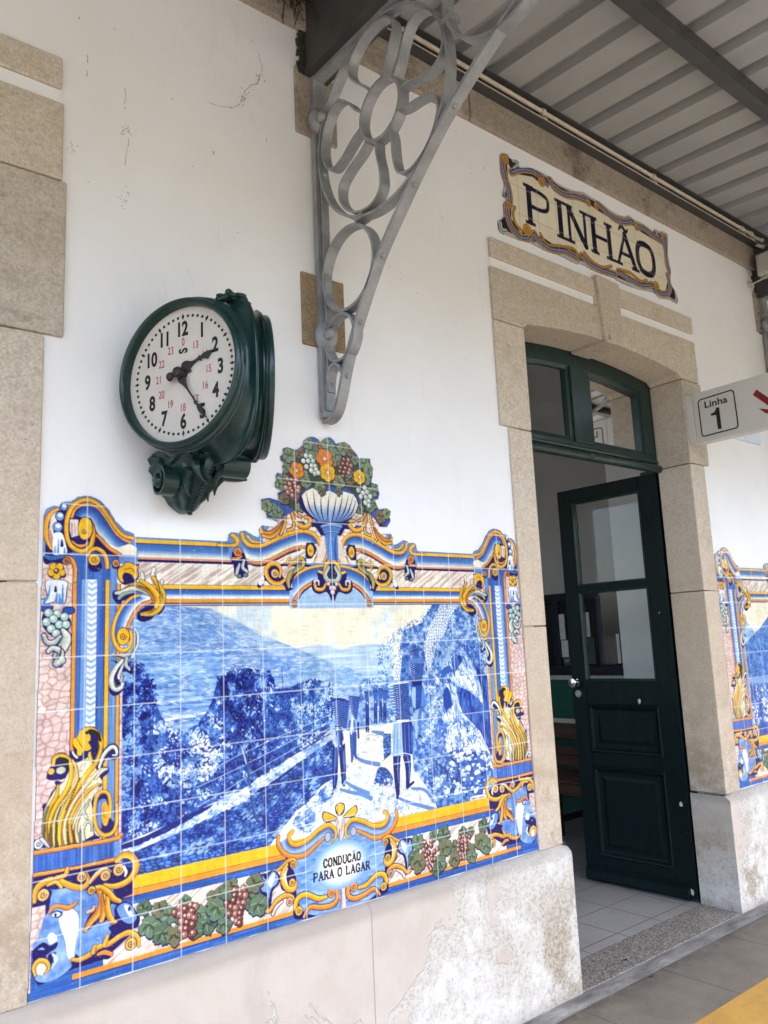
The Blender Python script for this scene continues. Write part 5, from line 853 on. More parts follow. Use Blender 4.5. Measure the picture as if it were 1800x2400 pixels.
def surround(cx,name):
    s=MB(); y0,y1=-.012,.19
    for sg in(-1,1):
        def bx(a,b,za,zb,yy=y0): s.box(min(cx+sg*a,cx+sg*b),max(cx+sg*a,cx+sg*b),yy,y1,za,zb)
        bx(HW,.806,.576,1.46 if sg<0 else 1.62); bx(HW,.806,1.464 if sg<0 else 1.624,2.318); bx(HW,.858,2.322,2.80,y0-.002)
    # lintel blocks left and right of the keystone, cut to the arch
    for a,b in((-.858,-.058),(.100,.845)):
        n=14; X=[cx+a+(b-a)*i/n for i in range(n+1)]; X=sorted(X+[cx-HW,cx+HW]); X=[x for x in X if cx+a-1e-6<=x<=cx+b+1e-6]
        low=[arch(x,cx) if abs(x-cx)<=HW+1e-6 else 2.804 for x in X]
        low=[2.804 if (abs(x-cx)>HW-1e-6) else l for x,l in zip(X,low)]
        poly=list(zip(X,low))+[(X[-1],3.052),(X[0],3.052)]
        s.prism(poly,lambda u,v,wv:(u,wv,v),y0-.002,y1)
    # hood band above, leaving a white strip
    s.box(cx-.850,cx-.094,y0-.004,.02,3.100,3.192); s.box(cx+.106,cx+.838,y0-.004,.02,3.100,3.200)
    s.box(cx-.093,cx-.060,y0-.0015,.02,3.054,3.192)
    o=s.obj(name,M['granite'],B,bevel=.005)
    kx=MB(); kx.prism([(cx-.056,2.862),(cx+.096,2.862),(cx+.102,3.208),(cx-.088,3.212)],lambda u,v,wv:(u,wv,v),-.034,y1-.004); kx.obj('keystone',M['granite'],o,bevel=.006)
    fl=MB(); fl.box(cx-.848,cx-.096,-.006,.02,3.054,3.098); fl.box(cx+.108,cx+.836,-.006,.02,3.054,3.098); fl.obj('white_fillet',M['plaster'],o)
    if cx>0:
        bl=MB(); p=on(1100+780*.42194,500+688*.42194,1,-.0345); bl.lathe([(.0,-.0352),(.012,-.0352),(.013,-.034)],lambda a,b,h:(p[0]+a,h,p[2]+b),16); bl.obj('plugged_hole',M['cornice'],o)
    return o
for cx in DOORS: surround(cx,'door_surround')
th=MB()
for cx in DOORS: th=MB(); th.box(cx-HW-.03,cx+HW-.006,-.026,.19,-.05,.011); th.obj('threshold',M['terrazzo'],B,bevel=.003)
fi=MB(); n=90; rr=random.Random(8); vs=[]
for i in range(n+1):
    x=-9+25*i/n; vs+=[(x,-.0265,.0085),(x,-.055,.010+rr.uniform(-.001,.002)),(x,-.105+rr.uniform(-.004,.004),.003)]
fi.add(vs,[(i*3+j,i*3+j+1,(i+1)*3+j+1,(i+1)*3+j) for i in range(n) for j in(0,1)]); fi.obj('cement_fillet',M['cement'],B,True)
# transom window over each door
def transom(cx):
    T=MB(); y0,y1=.190,.255
    T.box(cx-HW,cx+HW,y0,y1,2.335,2.395); T.box(cx-.075,cx+.085,y0-.004,y1,2.395,2.80); T.box(cx-HW,cx-HW+.095,y0,y1,2.395,2.78); T.box(cx+HW-.095,cx+HW,y0,y1,2.395,2.78)
    n=24; X=[cx-HW+2*HW*i/n for i in range(n+1)]
    T.prism([(x,arch(x,cx)-.075) for x in X]+[(x,arch(x,cx)+.02) for x in X[::-1]],lambda u,v,wv:(u,wv,v),y0+.002,y1)
    o=T.obj('transom_window',M['green'],B,bevel=.004)
    r=MB(); r.tube([(cx-HW,.182,2.322),(cx+HW+.02,.182,2.322)],.024,12); r.tube([(cx-HW,.19,2.362),(cx+HW,.19,2.362)],.011,8); r.tube([(cx,.150,2.318),(cx+.02,.172,2.33)],.014,8); r.obj('drip_moulding',M['green'],o,True)
    for a,b in((cx-HW+.095,cx-.075),(cx+.085,cx+HW-.095)):
        X=[a+(b-a)*i/8 for i in range(9)]; poly=[(a,2.395),(b,2.395)]+[(x,arch(x,cx)-.075) for x in X[::-1]]
        pn=MB(); pn.add([(u,.224,v) for u,v in poly],[tuple(range(len(poly)))]); pn.obj('pane',M['glass'],o)
        c=np.array(poly).mean(0); bd=MB()
        for wd_,yy in((.022,.198),(.012,.210)):
            q=[(u+np.sign(c[0]-u)*wd_,v+np.sign(c[1]-v)*wd_) for u,v in poly]; m=len(poly)
            bd.add([(u,yy,v) for u,v in poly]+[(u,yy+.004,v) for u,v in q]+[(u,.226,v) for u,v in q],[(i,(i+1)%m,m+(i+1)%m,m+i) for i in range(m)]+[(m+i,m+(i+1)%m,2*m+(i+1)%m,2*m+i) for i in range(m)])
        bd.obj('glazing_bead',M['green'],o)
    return o
for cx in DOORS:
    transom(cx)
    for sg in(-1,1):
        f=MB(); f.box(min(cx+sg*(HW+.042),cx+sg*(HW+.0695)),max(cx+sg*(HW+.042),cx+sg*(HW+.0695)),.1905,.33,.009,2.334); f.box(min(cx+sg*(HW-.002),cx+sg*(HW+.0695)),max(cx+sg*(HW-.002),cx+sg*(HW+.0695)),.192,.26,2.3345,2.95); f.obj('door_frame',M['green'],B)
# door leaf, built flat (s along the leaf from the hinge, y thickness, z up)
def leaf_door(hx,hy,ang,mir=False,label=None):
    D=MB(); t0,t1=-.022,.022
    for a,b,c,d in((0,.118,.025,2.308),(.582,.680,.025,2.308),(.118,.582,.025,.155),(.118,.582,.66,.735),(.118,.582,1.010,1.145),(.118,.582,2.226,2.308),(.118,.582,1.674,1.708)): D.box(a,b,t0,t1,c,d)
    for c,d in((.155,.66),(.735,1.010)): D.box(.118,.582,-.008,.008,c,d)
    o=D.obj('door_leaf',M['doorgreen'],B,bevel=.003); o.location=(hx,hy,0); o.rotation_euler=(0,0,ang)
    if label: o['label']=label
    for c,d in((.155,.66),(.735,1.010)):
        P=MB()
        for sg in(-1,1):
            q=[(.118,c),(.582,c),(.582,d),(.118,d)]; ins=lambda e:[(.118+e,c+e),(.582-e,c+e),(.582-e,d-e),(.118+e,d-e)]
            L=[(0,.0225),(.008,.027),(.018,.024),(.026,.0135),(.034,.0105),(.055,.0105),(.075,.0165)]
            vs=[(u,sg*h,v) for e,h in L for u,v in ins(e)]; fs=[(i*4+j,i*4+(j+1)%4,(i+1)*4+(j+1)%4,(i+1)*4+j) for i in range(len(L)-1) for j in range(4)]+[tuple((len(L)-1)*4+j for j in range(4))]
            P.add(vs,fs)
        P.obj('raised_panel',M['doorgreen'],o)
    for c,d in((1.145,1.674),(1.708,2.226)):
        G=MB(); G.add([(.118,.002,c),(.582,.002,c),(.582,.002,d),(.118,.002,d)],[(0,1,2,3)]); G.obj('pane',M['glass'],o)
        P=MB()
        for sg in(-1,1):
            ins=lambda e:[(.118+e,c+e),(.582-e,c+e),(.582-e,d-e),(.118+e,d-e)]; L=[(0,.0225),(.006,.024),(.012,.016),(.014,.002)]
            P.add([(u,sg*h,v) for e,h in L for u,v in ins(e)],[(i*4+j,i*4+(j+1)%4,(i+1)*4+(j+1)%4,(i+1)*4+j) for i in range(len(L)-1) for j in range(4)])
        P.obj('glazing_bead',M['green'],o)
    s=1 if not mir else -1
    W=MB(); W.prism([(.022,.02),(.034,.02),(.052,.035),(.046,.075),(.030,.095),(.022,.10)],lambda u,v,wv:(wv,s*u,v),.035,.672); W.obj('weather_bar',M['doorgreen'],o,bevel=.002)
    K=MB(); K.lathe([(.0,.022),(.022,.022),(.022,.028),(.010,.030),(.010,.052),(.026,.058),(.029,.070),(.026,.080),(.0,.083)],lambda a,b,h:(.640+a,s*h,1.136+b),24); K.obj('door_knob',M['chrome'],o,True)
    K=MB(); K.lathe([(.0,.0255),(.006,.0255),(.007,.027),(.021,.027),(.022,.022)],lambda a,b,h:(.638+a,s*h,1.070+b),24); K.obj('lock_plate',M['chrome'],o,True)
    return o
a=math.atan2(.668,-.030)
leaf_door(3.427,.205,a,False,'open dark green door leaf with two panes and a round chrome knob')
leaf_door(2.073,.205,math.atan2(.668,.020),True)
leaf_door(-.795+HW-.004,.225,math.pi,False); leaf_door(-.795-HW+.004,.225,0,True)
LEAF=[o for o in B.children if o.get('label','').startswith('open dark')][0]; rg=random.Random(12)
for s_,z_,w_,h_ in((.235,1.035,.011,.017),(.045,.50,.012,.017),(.50,1.165,.004,.004),(.06,1.52,.004,.005),(.03,.06,.014,.02)):
    n=9; q=[(s_+w_*math.cos(6.283*i/n)*rg.uniform(.5,1.1),z_+h_*math.sin(6.283*i/n)*rg.uniform(.5,1.1)) for i in range(n)]
    ck_=MB(); ck_.add([(u,.0232 if not(.118<u<.582 and z_<.66) else .018,v) for u,v in q],[tuple(range(n))]); ck_.obj('paint_chip',M['conduit'],LEAF)
# interior of the waiting room
iw=MB(); iw.box(4.70,4.78,.34,5.2,-.1,3.9); iw.box(-2.6,-2.5,.34,1.2,-.1,3.9); iw.box(-2.6,-2.5,4.2,5.2,-.1,3.9); iw.box(-2.6,-2.5,1.2,4.2,-.1,1.0); iw.box(-2.6,-2.5,1.2,4.2,3.2,3.9); iw.box(-2.5,4.70,5.2,5.3,-.1,3.9); iw.obj('interior_wall',M['inwall'],B)  # unseen opening in the left end wall, added to let daylight in
ic=MB(); ic.box(-2.6,4.78,.0,5.3,3.9,4.0); ic.obj('interior_ceiling',M['inwhite'],B)
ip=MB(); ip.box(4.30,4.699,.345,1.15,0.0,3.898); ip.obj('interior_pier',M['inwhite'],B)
wt=MB(); wt.box(4.682,4.699,1.152,5.19,.008,1.065); wt.box(-2.49,4.68,5.183,5.199,.008,1.065); wt.obj('tiled_dado',M['greentile'],B)
ws=MB(); ws.box(4.678,4.6985,1.152,5.18,1.066,1.100); ws.box(4.678,4.6815,1.152,5.18,.722,.757); ws.obj('cream_tile_strip',M['cream'],B)

# ------------------------------------------------------------------ things in the waiting room
nb=thing('notice_board','dark blue framed notice board with pinned papers above the green tiled dado','notice board',(4.68,1.15,1.10))
f=MB(); x0,x1=-.012,.012
for c,d,e,h in((.005,1.30,0,.07),(.005,1.30,.60,.66),(.005,.06,.07,.60),(1.24,1.30,.07,.60),(.40,.46,.07,.60),(.84,.90,.07,.60)): f.box(x0,x1,c,d,e,h)
f.obj('frame',M['board'],nb,bevel=.003); f=MB(); f.box(.006,.016,.06,1.24,.07,.60); f.obj('backing',M['boardglass'],nb)
def sheet(name,y0,y1,z0,z1,mat,x=.003):
    s=MB(); s.box(x,x+.002,y0-1.15,y1-1.15,z0-1.10,z1-1.10); return s.obj(name,mat,nb)
sheet('paper',1.935,1.997,1.385,1.592,M['paper']); sheet('paper',1.917,1.985,1.245,1.380,M['paper']); po=sheet('poster',1.90,1.975,.0+1.18,1.243,M['poster']); sheet('paper',1.69,1.742,1.40,1.592,M['paper']); sheet('paper',1.43,1.455,1.19,1.412,M['paper']); sheet('poster',1.66,1.735,1.19,1.395,M['poster'])
v,fc=text_tris('SIM',.03); t=MB(); t.add([(.0015,1.94-1.15-a_,1.215-1.10+b_) for a_,b_ in v],fc); t.obj('lettering',M['paper'],po)
bn=thing('bench','dark wooden slatted bench against the green tiled wall','bench',(4.15,1.2,0))
for z0,z1,xx in((.63,.745,.33),(.515,.575,.315),(.43,.51,.30)): b_=MB(); b_.box(xx,xx+.022,.0,1.9,z0,z1); b_.obj('back_slat',M['wood'],bn,bevel=.004)
for i in range(5): b_=MB(); b_.box(-.10+i*.078,-.10+i*.078+.068,.0,1.9,.385,.41); b_.obj('seat_slat',M['wood'],bn,bevel=.004)
b_=MB(); b_.box(-.10,-.075,.0,1.9,.31,.383); b_.obj('front_rail',M['wood'],bn,bevel=.003)
for yy in(.05,.44,1.35,1.80):
    b_=MB(); b_.box(-.075,-.02,yy,yy+.05,.008,.383); b_.obj('leg',M['wood'],bn,bevel=.004); b_=MB(); b_.box(.27,.32,yy,yy+.05,.008,.70); b_.obj('leg',M['wood'],bn,bevel=.004)
    b_=MB(); b_.box(-.02,.27,yy+.01,yy+.04,.10,.14); b_.obj('stretcher',M['wood'],bn)

# ------------------------------------------------------------------ tile meshes from painted canvases
def lin(c): 
    c=np.clip(c/255.0,0,1); return np.where(c<=.04045,c/12.92,((c+.055)/1.055)**2.4)
def tiles(root,cv,mask,step,ids,parts,mat,yf,dx=0.0,gain=.86,pitch=.14,z0=1.98,xoff=0.0):
    h,w_=cv.H//step,cv.W//step
    c=cv.c[:h*step,:w_*step].reshape(h,step,w_,step,3); c=255*np.clip(c/255,0,1)**1.13; c=c*.90+.10*(c@np.array([.3,.55,.15],np.float32))[...,None]; c=lin(c).mean((1,3))*gain*np.array([1,.985,.93],np.float32)
    XX=((cv.x0+(np.arange(w_)+.5)*step*cv.res-xoff)/pitch).astype(int)%80; ZZ_=((z0-cv.zt+(np.arange(h)+.5)*step*cv.res)/pitch+40).astype(int)%80; hv=np.random.default_rng(21).normal(0,.035,(80,80,3))*.5+np.random.default_rng(22).normal(0,.03,(80,80,1)); c=c*(1+hv[XX[None,:],ZZ_[:,None]])
    mk=mask[:h*step,:w_*step].reshape(h,step,w_,step).mean((1,3))>.5; idc=ids[:h*step:step,:w_*step:step][:h,:w_]
    X=cv.x0+(np.arange(w_)+.5)*step*cv.res; Z=cv.zt-(np.arange(h)+.5)*step*cv.res
    gx,gz=np.meshgrid(X,Z); ti=np.floor((gx-xoff)/pitch).astype(int); tj=np.floor((z0-gz)/pitch).astype(int)
    rg=np.random.default_rng(11); tx=rg.normal(0,.0045,(80,80)); tz=rg.normal(0,.0045,(80,80)); td=rg.normal(0,.0003,(80,80))
    fx=((gx-xoff)/pitch-ti-.5)*pitch; fz=((z0-gz)/pitch-tj-.5)*pitch; a_,b_=ti%80,tj%80
    Y=yf+tx[a_,b_]*fx+tz[a_,b_]*fz+td[a_,b_]
    edge=np.minimum(pitch/2-np.abs(fx),pitch/2-np.abs(fz)); Y=Y+np.where(edge<.0012,.0010,0)
    ok=mk[:-1,:-1]&mk[1:,:-1]&mk[:-1,1:]&mk[1:,1:]; vid=np.arange(h*w_).reshape(h,w_)
    F=np.stack([vid[:-1,:-1][ok],vid[1:,:-1][ok],vid[1:,1:][ok],vid[:-1,1:][ok]],1); fid=idc[:-1,:-1][ok]
    V=np.stack([gx+dx,Y,gz],-1).reshape(-1,3); Cc=c.reshape(-1,3)
    E=np.sort(np.concatenate([F[:,[0,1]],F[:,[1,2]],F[:,[2,3]],F[:,[3,0]]]),1); ue,inv,cnt=np.unique(E[:,0].astype(np.int64)*h*w_+E[:,1],return_inverse=True,return_counts=True); be=E[cnt[inv]==1]
    for pid,(pn,lab) in enumerate(parts):
        f_=F[fid==pid]
        if len(f_)==0: continue
        vs=V; cs=Cc
        if pid==0:                       # the rim of the tiles back to the wall
            nb_=len(be); rv=V[be.reshape(-1)].copy(); rv[:,1]=-.0005; off=len(V)
            vs=np.vstack([V,rv]); cs=np.vstack([Cc,np.full((len(rv),3),.45)]); k_=np.arange(nb_)*2+off
            f_=np.vstack([f_,np.stack([be[:,0],be[:,1],k_+1,k_],1)])
        u,iv=np.unique(f_.reshape(-1),return_inverse=True); vv=vs[u]; fi_=iv.reshape(-1,4)
        me=bpy.data.meshes.new(pn); me.vertices.add(len(vv)); me.vertices.foreach_set('co',vv.astype(np.float32).ravel()); me.loops.add(fi_.size); me.loops.foreach_set('vertex_index',fi_.astype(np.int32).ravel())
        me.polygons.add(len(fi_)); me.polygons.foreach_set('loop_start',np.arange(0,fi_.size,4,dtype=np.int32)); me.polygons.foreach_set('loop_total',np.full(len(fi_),4,np.int32)); me.update(calc_edges=True)
        at=me.color_attributes.new('paint','FLOAT_COLOR','POINT'); at.data.foreach_set('color',np.c_[cs[u],np.ones(len(u))].astype(np.float32).ravel()); me.validate()
        o=link(pn,me,root,mat)
        if lab: o['label']=lab
bd=Canvas(-.01,2.23,1.98,1.67,.001); paint_border(bd)
ids=np.where(bd.a,0,1); Yc,Xc=np.mgrid[0:bd.H,0:bd.W]; xm,zm=bd.x0+Xc*bd.res,bd.zt-Yc*bd.res
ids[(zm>1.80)&(np.abs(xm-.98)<.34)]=2; ids[(np.abs(xm-.98)<.30)&(zm<.86)]=3; ids[(np.abs(xm-.98)<.30)&(zm<.86)&~bd.a]=1
PARTS=[('painted_frame',None),('painted_landscape',None),('flower_vase',None),('caption_cartouche',None)]
outl=panel_outline(bd); bcol,bal=bd.c.copy(),bd.a.copy()
sc=Canvas(-.01,2.23,1.98,1.67,.001); paint_landscape(sc); sc.c=255*(np.clip(sc.c,0,255)/255)**.79; sc.c=np.where(bal[...,None],bcol,sc.c); glaze(sc); grout_lines(sc); paint_caption(sc)
P1=thing('tile_panel','blue and yellow tile picture of grape carriers on a path, below the clock','tile panel',(.98,0,.58)); P1.location=(0,0,0)
tiles(P1,sc,outl,2,ids,PARTS,M['tile'],-.0065)
sc=Canvas(-.01,2.23,1.98,1.67,.001); paint_second_scene(sc); sc.c=255*(np.clip(sc.c,0,255)/255)**.79; sc.c=np.where(bal[...,None],bcol,sc.c); glaze(sc,4); grout_lines(sc)
P2=thing('tile_panel','tile picture with a blue mountain, cut off at the right edge beyond the door','tile panel')
tiles(P2,sc,outl,4,ids,PARTS,M['tile'],-.0065,dx=3.545)
nm=Canvas(1.80,3.85,1.80,.80,.0015); paint_name(nm); grout_lines(nm,.14,3.66,1.0,(190,184,160),1.99)
r=nm.mask(smooth(nm.t('E',NAME_OUT),3,True)); mk=np.zeros((nm.H,nm.W),bool); mk[r[2]:r[3],r[0]:r[1]]=r[4]; XY=nm.m([(0,0)])
P3=thing('station_name_tiles','scroll edged tile plaque reading PINHÃO above the door','sign')
tiles(P3,nm,mk,2,np.zeros((nm.H,nm.W),int),[('lettered_tiles',None)],M['tile2'],-.006,gain=.86,z0=3.66,xoff=1.99)

# ------------------------------------------------------------------ double faced wall clock
CK=thing('station_clock','dark green cast iron double faced clock with white dial on a scrolled bracket','clock',(0,0,0))
an=R_(66); cn=np.array([-math.sin(an),-math.cos(an),0]); chh=np.array([math.cos(an),-math.sin(an),0]); cvv=np.array([0,0,1.]); cc=np.array([.308,-.25,2.188]); XM=.434
def cp(x,y,h): p=cc+chh*x*1.022+cvv*y*1.022+cn*h; return (p[0],min(p[1],-.002),p[2])
def cpm(x,y,h): p=cp(x,y,h); return (2*XM-p[0],p[1],p[2])
# housing: round rims lofted to a taller seam where the two halves meet
def section(t,grow):                     # t 0 at the seam, 1 at the face
    out=[]; n=72
    for i in range(n):
        th=2*math.pi*i/n; c_,s_=math.cos(th),math.sin(th)
        p=cc+chh*.211*c_+cvv*.211*s_                       # circle on the face
        e=3.0; a_=math.copysign(abs(c_)**(2/e),c_); b_=math.copysign(abs(s_)**(2/e),s_)
        q=np.array([XM,-.235-.214*a_,2.182+.236*b_])       # seam outline
        m=q*(1-t)+p*t; ctr=np.array([XM,-.235,2.188])*(1-t)+cc*t
        m=ctr+(m-ctr)*grow; out.append((m[0],min(m[1],-.002),m[2]))
    return out
prof=[(0.0,1.0),(.02,1.03),(.10,1.03),(.12,1.0),(.16,.975),(.26,.94),(.42,.92),(.58,.925),(.68,.95),(.74,.98),(.76,1.01),(.80,1.035),(.845,1.035),(.86,1.012),(.90,1.012),(.915,1.04),(.955,1.045),(.965,1.02),(1.0,1.02)]
for sgn in(0,1):
    hm=MB(); rows=[section(t,g_) for t,g_ in prof]; n=72
    vs=[((2*XM-x) if sgn else x,y,z) for r_ in rows for x,y,z in r_]; hm.add(vs,[(i*n+k_,i*n+(k_+1)%n,(i+1)*n+(k_+1)%n,(i+1)*n+k_) for i in range(len(rows)-1) for k_ in range(n)])
    hm.obj('housing',M['clockgreen'],CK,True,angle=50)
    fn=cpm if sgn else cp
    rm=MB(); rm.lathe([(.193,-.018),(.193,.010),(.196,.017),(.200,.021),(.2055,.020),(.2095,.015),(.2105,.006),(.2075,.002),(.2125,-.003),(.2125,-.012)],fn,96); rm.obj('rim',M['clockgreen'],CK,True,angle=60)
    dl=MB(); dl.lathe([(.0001,-.012),(.194,-.012)],fn,64); D_=dl.obj('dial',M['dial'],CK,True)
    mk_=MB()
    for i in range(60):
        a=math.pi/2-i*math.pi/30; x,y=.167*math.cos(a),.167*math.sin(a)
        if i%5==0:
            d=np.array([math.cos(a),math.sin(a)]); t_=np.array([-d[1],d[0]]); q=[np.array([x,y])+d*.0095,np.array([x,y])+t_*.0048,np.array([x,y])-d*.0095,np.array([x,y])-t_*.0048]
            mk_.add([fn(u[0],u[1],-.0112) for u in q],[(0,1,2,3)])
        else: mk_.add([fn(x+.0044*math.cos(b_),y+.0044*math.sin(b_),-.0112) for b_ in np.linspace(0,2*math.pi,11)[:-1]],[tuple(range(10))])
    mk_.obj('minute_marks',M['black'],D_)
    nb_=MB(); rd=MB()
    for i in range(12):
        nb_=MB(); rd=MB()
        a=math.pi/2-(i or 12)*math.pi/6; v,fc=text_tris(str(i or 12),.057,.0022); r0=.1325 if i in(0,6,1,5,7,11) else .128
        nb_.add([fn(r0*math.cos(a)+u*.74,r0*math.sin(a)+w_*1.0,-.0112) for u,w_ in v],fc)
        v,fc=text_tris(str(i+12) if i else '0',.031,.0004); r0=.094 if i in(0,6) else .089
        rd.add([fn(r0*math.cos(a)+u*.70,r0*math.sin(a)+w_,-.0112) for u,w_ in v],fc)
        nb_.obj('numeral',M['black'],D_); rd.obj('red_numeral',M['red'],D_)
    nb_=MB()
    v,fc=text_tris('S',.040,.0016); nb_.add([fn(-w_+.0,.068+u*.8,-.0112) for u,w_ in v],fc)
    nb_.obj('maker_mark',M['black'],D_)
    kz=.24111
    def hp(txt,h):
        o_=[]
        for p in txt.split():
            x,y=[float(t_) for t_ in p.split(',')]; d=ray(270+x*kz,660+y*kz); base=cc+cn*h; t_=cn@(base-CC)/(cn@d); P=CC+d*t_-base; o_.append((P@chh/1.022,P@cvv/1.022))
        return o_
    hh="660,790 700,770 740,775 780,760 815,730 818,712 832,722 870,690 905,675 948,662 930,700 895,750 880,740 838,750 838,772 820,760 780,785 740,830 710,880 660,870 648,830"
    mm="612,930 640,905 670,910 690,945 695,1000 725,1060 770,1130 788,1160 800,1155 808,1170 796,1178 830,1195 850,1240 862,1280 892,1312 880,1320 830,1280 805,1240 790,1195 770,1190 775,1172 740,1110 690,1040 655,1005 620,980"
    for nmh,tx,h0 in(('hour_hand',hh,-.008),('minute_hand',mm,-.001)):
        H_=MB(); pts=hp(tx,h0); H_.prism([tuple(p) for p in smooth(np.array(pts),3,True)],fn,h0,h0+.003)
        if nmh=='hour_hand':
            tip=np.array(hp("948,662",h0)[0]); d=tip/np.linalg.norm(tip); H_.prism([tuple(p) for p in((d[1]*.006,-d[0]*.006),(-d[1]*.006,d[0]*.006),(d[0]*.03-d[1]*.012,d[1]*.03+d[0]*.012),(d[0]*.03+d[1]*.012,d[1]*.03-d[0]*.012))],fn,h0+.0002,h0+.0028)
        H_.obj(nmh,M['hand'],D_)
    hb_=MB(); hb_.lathe([(.0,.022),(.012,.020),(.0155,.014),(.0155,-.0155)],fn,24); b0=hp("535,925",.006)[0]; hb_.lathe([(.0,.014),(.010,.012),(.0135,.006),(.0,.001)],lambda x,y,h:fn(b0[0]+x,b0[1]+y,h),18); hb_.prism([(b0[0],b0[1]-.006),(0,-.007),(0,.007),(b0[0],b0[1]+.006)],fn,.004,.008); hb_.obj('hub',M['hand'],D_,True)
# cast ornament on top and the scrolled bracket below
cr=MB(); rg=random.Random(2)
for i in range(26):
    t=i/25; x=XM-.06+.10*t; y=-.33-.03*math.sin(t*3.1)+rg.uniform(-.03,.03); z=2.188+.196+.010*math.sin(t*math.pi)+rg.uniform(-.004,.010); cr.ball((x,y,z),rg.uniform(.006,.012),(1.4,1,.75),8,6)
cr.tube([(XM-.07,-.36,2.380),(XM-.03,-.37,2.402),(XM+.01,-.36,2.396)],[.006,.010,.007],8); cr.ball((XM-.035,-.365,2.408),.010)
cr.obj('crest',M['clockgreen'],CK,True)
bk=MB(); n=40; rows=[]
for i in range(19):                      # fluted leaf console, wide under the clock and drawn in to a tip on the wall
    t=i/18; z=1.992-.158*t; hw=(.082+.020*math.sin(t*3.1))*(1-t)**.55+.012; dp=(.215*(1-t)**.9+.040)
    row=[]
    for k_ in range(n+1):
        th=math.pi*k_/n; rf=1+.13*abs(math.sin(th*4.5+t*1.6))*(1-t*.35)-.07+.05*math.sin(t*30+abs(th-1.57)*5)
        row.append((XM-.014+.010*t+hw*math.cos(th)*rf,-.004-dp*max(math.sin(th),0)**.75*rf,z+.014*math.sin(th*11)*(1-t)))
    rows.append(row)
bk.add([p for r_ in rows for p in r_],[(i*(n+1)+k_,i*(n+1)+k_+1,(i+1)*(n+1)+k_+1,(i+1)*(n+1)+k_) for i in range(18) for k_ in range(n)]+[tuple(18*(n+1)+k_ for k_ in range(n+1))])
bk.obj('bracket_leaf',M['clockgreen'],CK,True,angle=50)
for i in range(23):
    t=i/22; be_=MB(); be_.ball((XM-.014+.010*t,-.010-(.215*(1-t)**.9+.040)*1.05,1.985-.156*t),.0078,(1.1,.8,.7),10,6); be_.obj('bead',M['clockgreen'],CK,True)
for cx_,cy_,cz_,rr_,w0,w1 in((.326,-.085,1.912,.050,-.012,.034),(.455,-.215,1.948,.043,-.015,.070)):
    vl=MB(); pts=[]
    for i in range(44):
        a=2.2+i*.25; r_=rr_*(1-.016*i); pts.append((cy_+r_*math.cos(a),cz_+r_*math.sin(a)))
    for i in range(43):
        (ya,za),(yb,zb)=pts[i],pts[i+1]; ia=np.array([ya-cy_,za-cz_]); ib=np.array([yb-cy_,zb-cz_]); fa=1-.0075/max(np.linalg.norm(ia),.012); fb=1-.0075/max(np.linalg.norm(ib),.012)
        A=[(ya,za),(yb,zb),(cy_+ib[0]*fb,cz_+ib[1]*fb),(cy_+ia[0]*fa,cz_+ia[1]*fa)]
        vl.prism(A,lambda u,v,wv:(cx_+wv,min(u,-.003),v),w0,w1)
    vl.lathe([(.0,w0-.014),(.012,w0-.011),(.018,w0-.002),(.019,w1)],lambda x,y,h:(cx_+h,min(cy_+x,-.003),cz_+y),16)
    vl.obj('volute',M['clockgreen'],CK,True)
lf=MB(); rg=random.Random(6)
for x0_,y0_,z0_,x1_,y1_,z1_,w_ in ((XM-.085,-.17,1.992,XM-.02,-.20,1.895,.016),(XM-.055,-.23,1.992,XM-.012,-.21,1.900,.014),(XM+.03,-.245,1.985,XM+.012,-.19,1.890,.015),(XM-.075,-.10,1.985,XM-.03,-.12,1.865,.014),(XM+.055,-.20,1.985,XM+.03,-.15,1.870,.014),(XM-.12,-.04,1.995,XM-.09,-.075,1.960,.011),(XM+.06,-.10,1.99,XM+.035,-.10,1.86,.013)):
    pts=[(x0_+(x1_-x0_)*t+.012*math.sin(t*6),min(y0_+(y1_-y0_)*t-.012*math.sin(t*3.1),-.006),z0_+(z1_-z0_)*t) for t in np.linspace(0,1,11)]
    lf.tube(pts,[w_*q_ for q_ in(.35,.6,.8,.95,1,.95,.85,.7,.5,.35,.15)],7)
for k_ in range(6):
    a=-.5+k_*.55; pts=[(.452+.10*t,min(-.215+(.047-.010*t)*math.cos(a),-.004),1.948-.012*t+(.047-.012*t)*math.sin(a)) for t in np.linspace(-.05,1,8)]; lf.tube(pts,[.010,.013,.015,.015,.014,.012,.008,.003],7)
lf.obj('acanthus_leaves',M['clockgreen'],CK,True)

# ------------------------------------------------------------------ wrought iron awning brackets
AB=thing('awning_bracket','grey wrought iron bracket with a five petal flower in a ring, right of the clock','bracket',(0,0,0),'iron brackets under the platform awning')
BX0,BX1=.955,.995
def strip(mb,pts,t,x0=BX0,x1=BX1,closed=False):
    P=np.array(pts,float); n=len(P); d=np.roll(P,-1,0)-np.roll(P,1,0) if closed else np.gradient(P,axis=0); d/=np.linalg.norm(d,axis=1,keepdims=True)+1e-9; nr=np.stack([-d[:,1],d[:,0]],1)*t/2
    L,Rr=P+nr,P-nr; vs=[(x,*p) for q_ in(L,Rr) for x in(x0,x1) for p in q_]; fs=[]
    m=n if closed else n-1
    for i in range(m):
        j=(i+1)%n; fs+=[(i,j,n+j,n+i),(2*n+i,3*n+i,3*n+j,2*n+j),(i,2*n+i,2*n+j,j),(n+i,n+j,3*n+j,3*n+i)]
    if not closed: fs+=[(0,n,3*n,2*n),(n-1,3*n-1,4*n-1,2*n-1)]
    mb.add(vs,fs)
def circ(cy,cz,r,n=64,a0=0,a1=2*math.pi): return [(cy+r*math.cos(a),cz+r*math.sin(a)) for a in np.linspace(a0,a1,n,endpoint=abs(a1-a0)<6.28)]
def part(name,fn,sm=True): m_=MB(); fn(m_); return m_.obj(name,M['iron'],AB,sm,bevel=0)
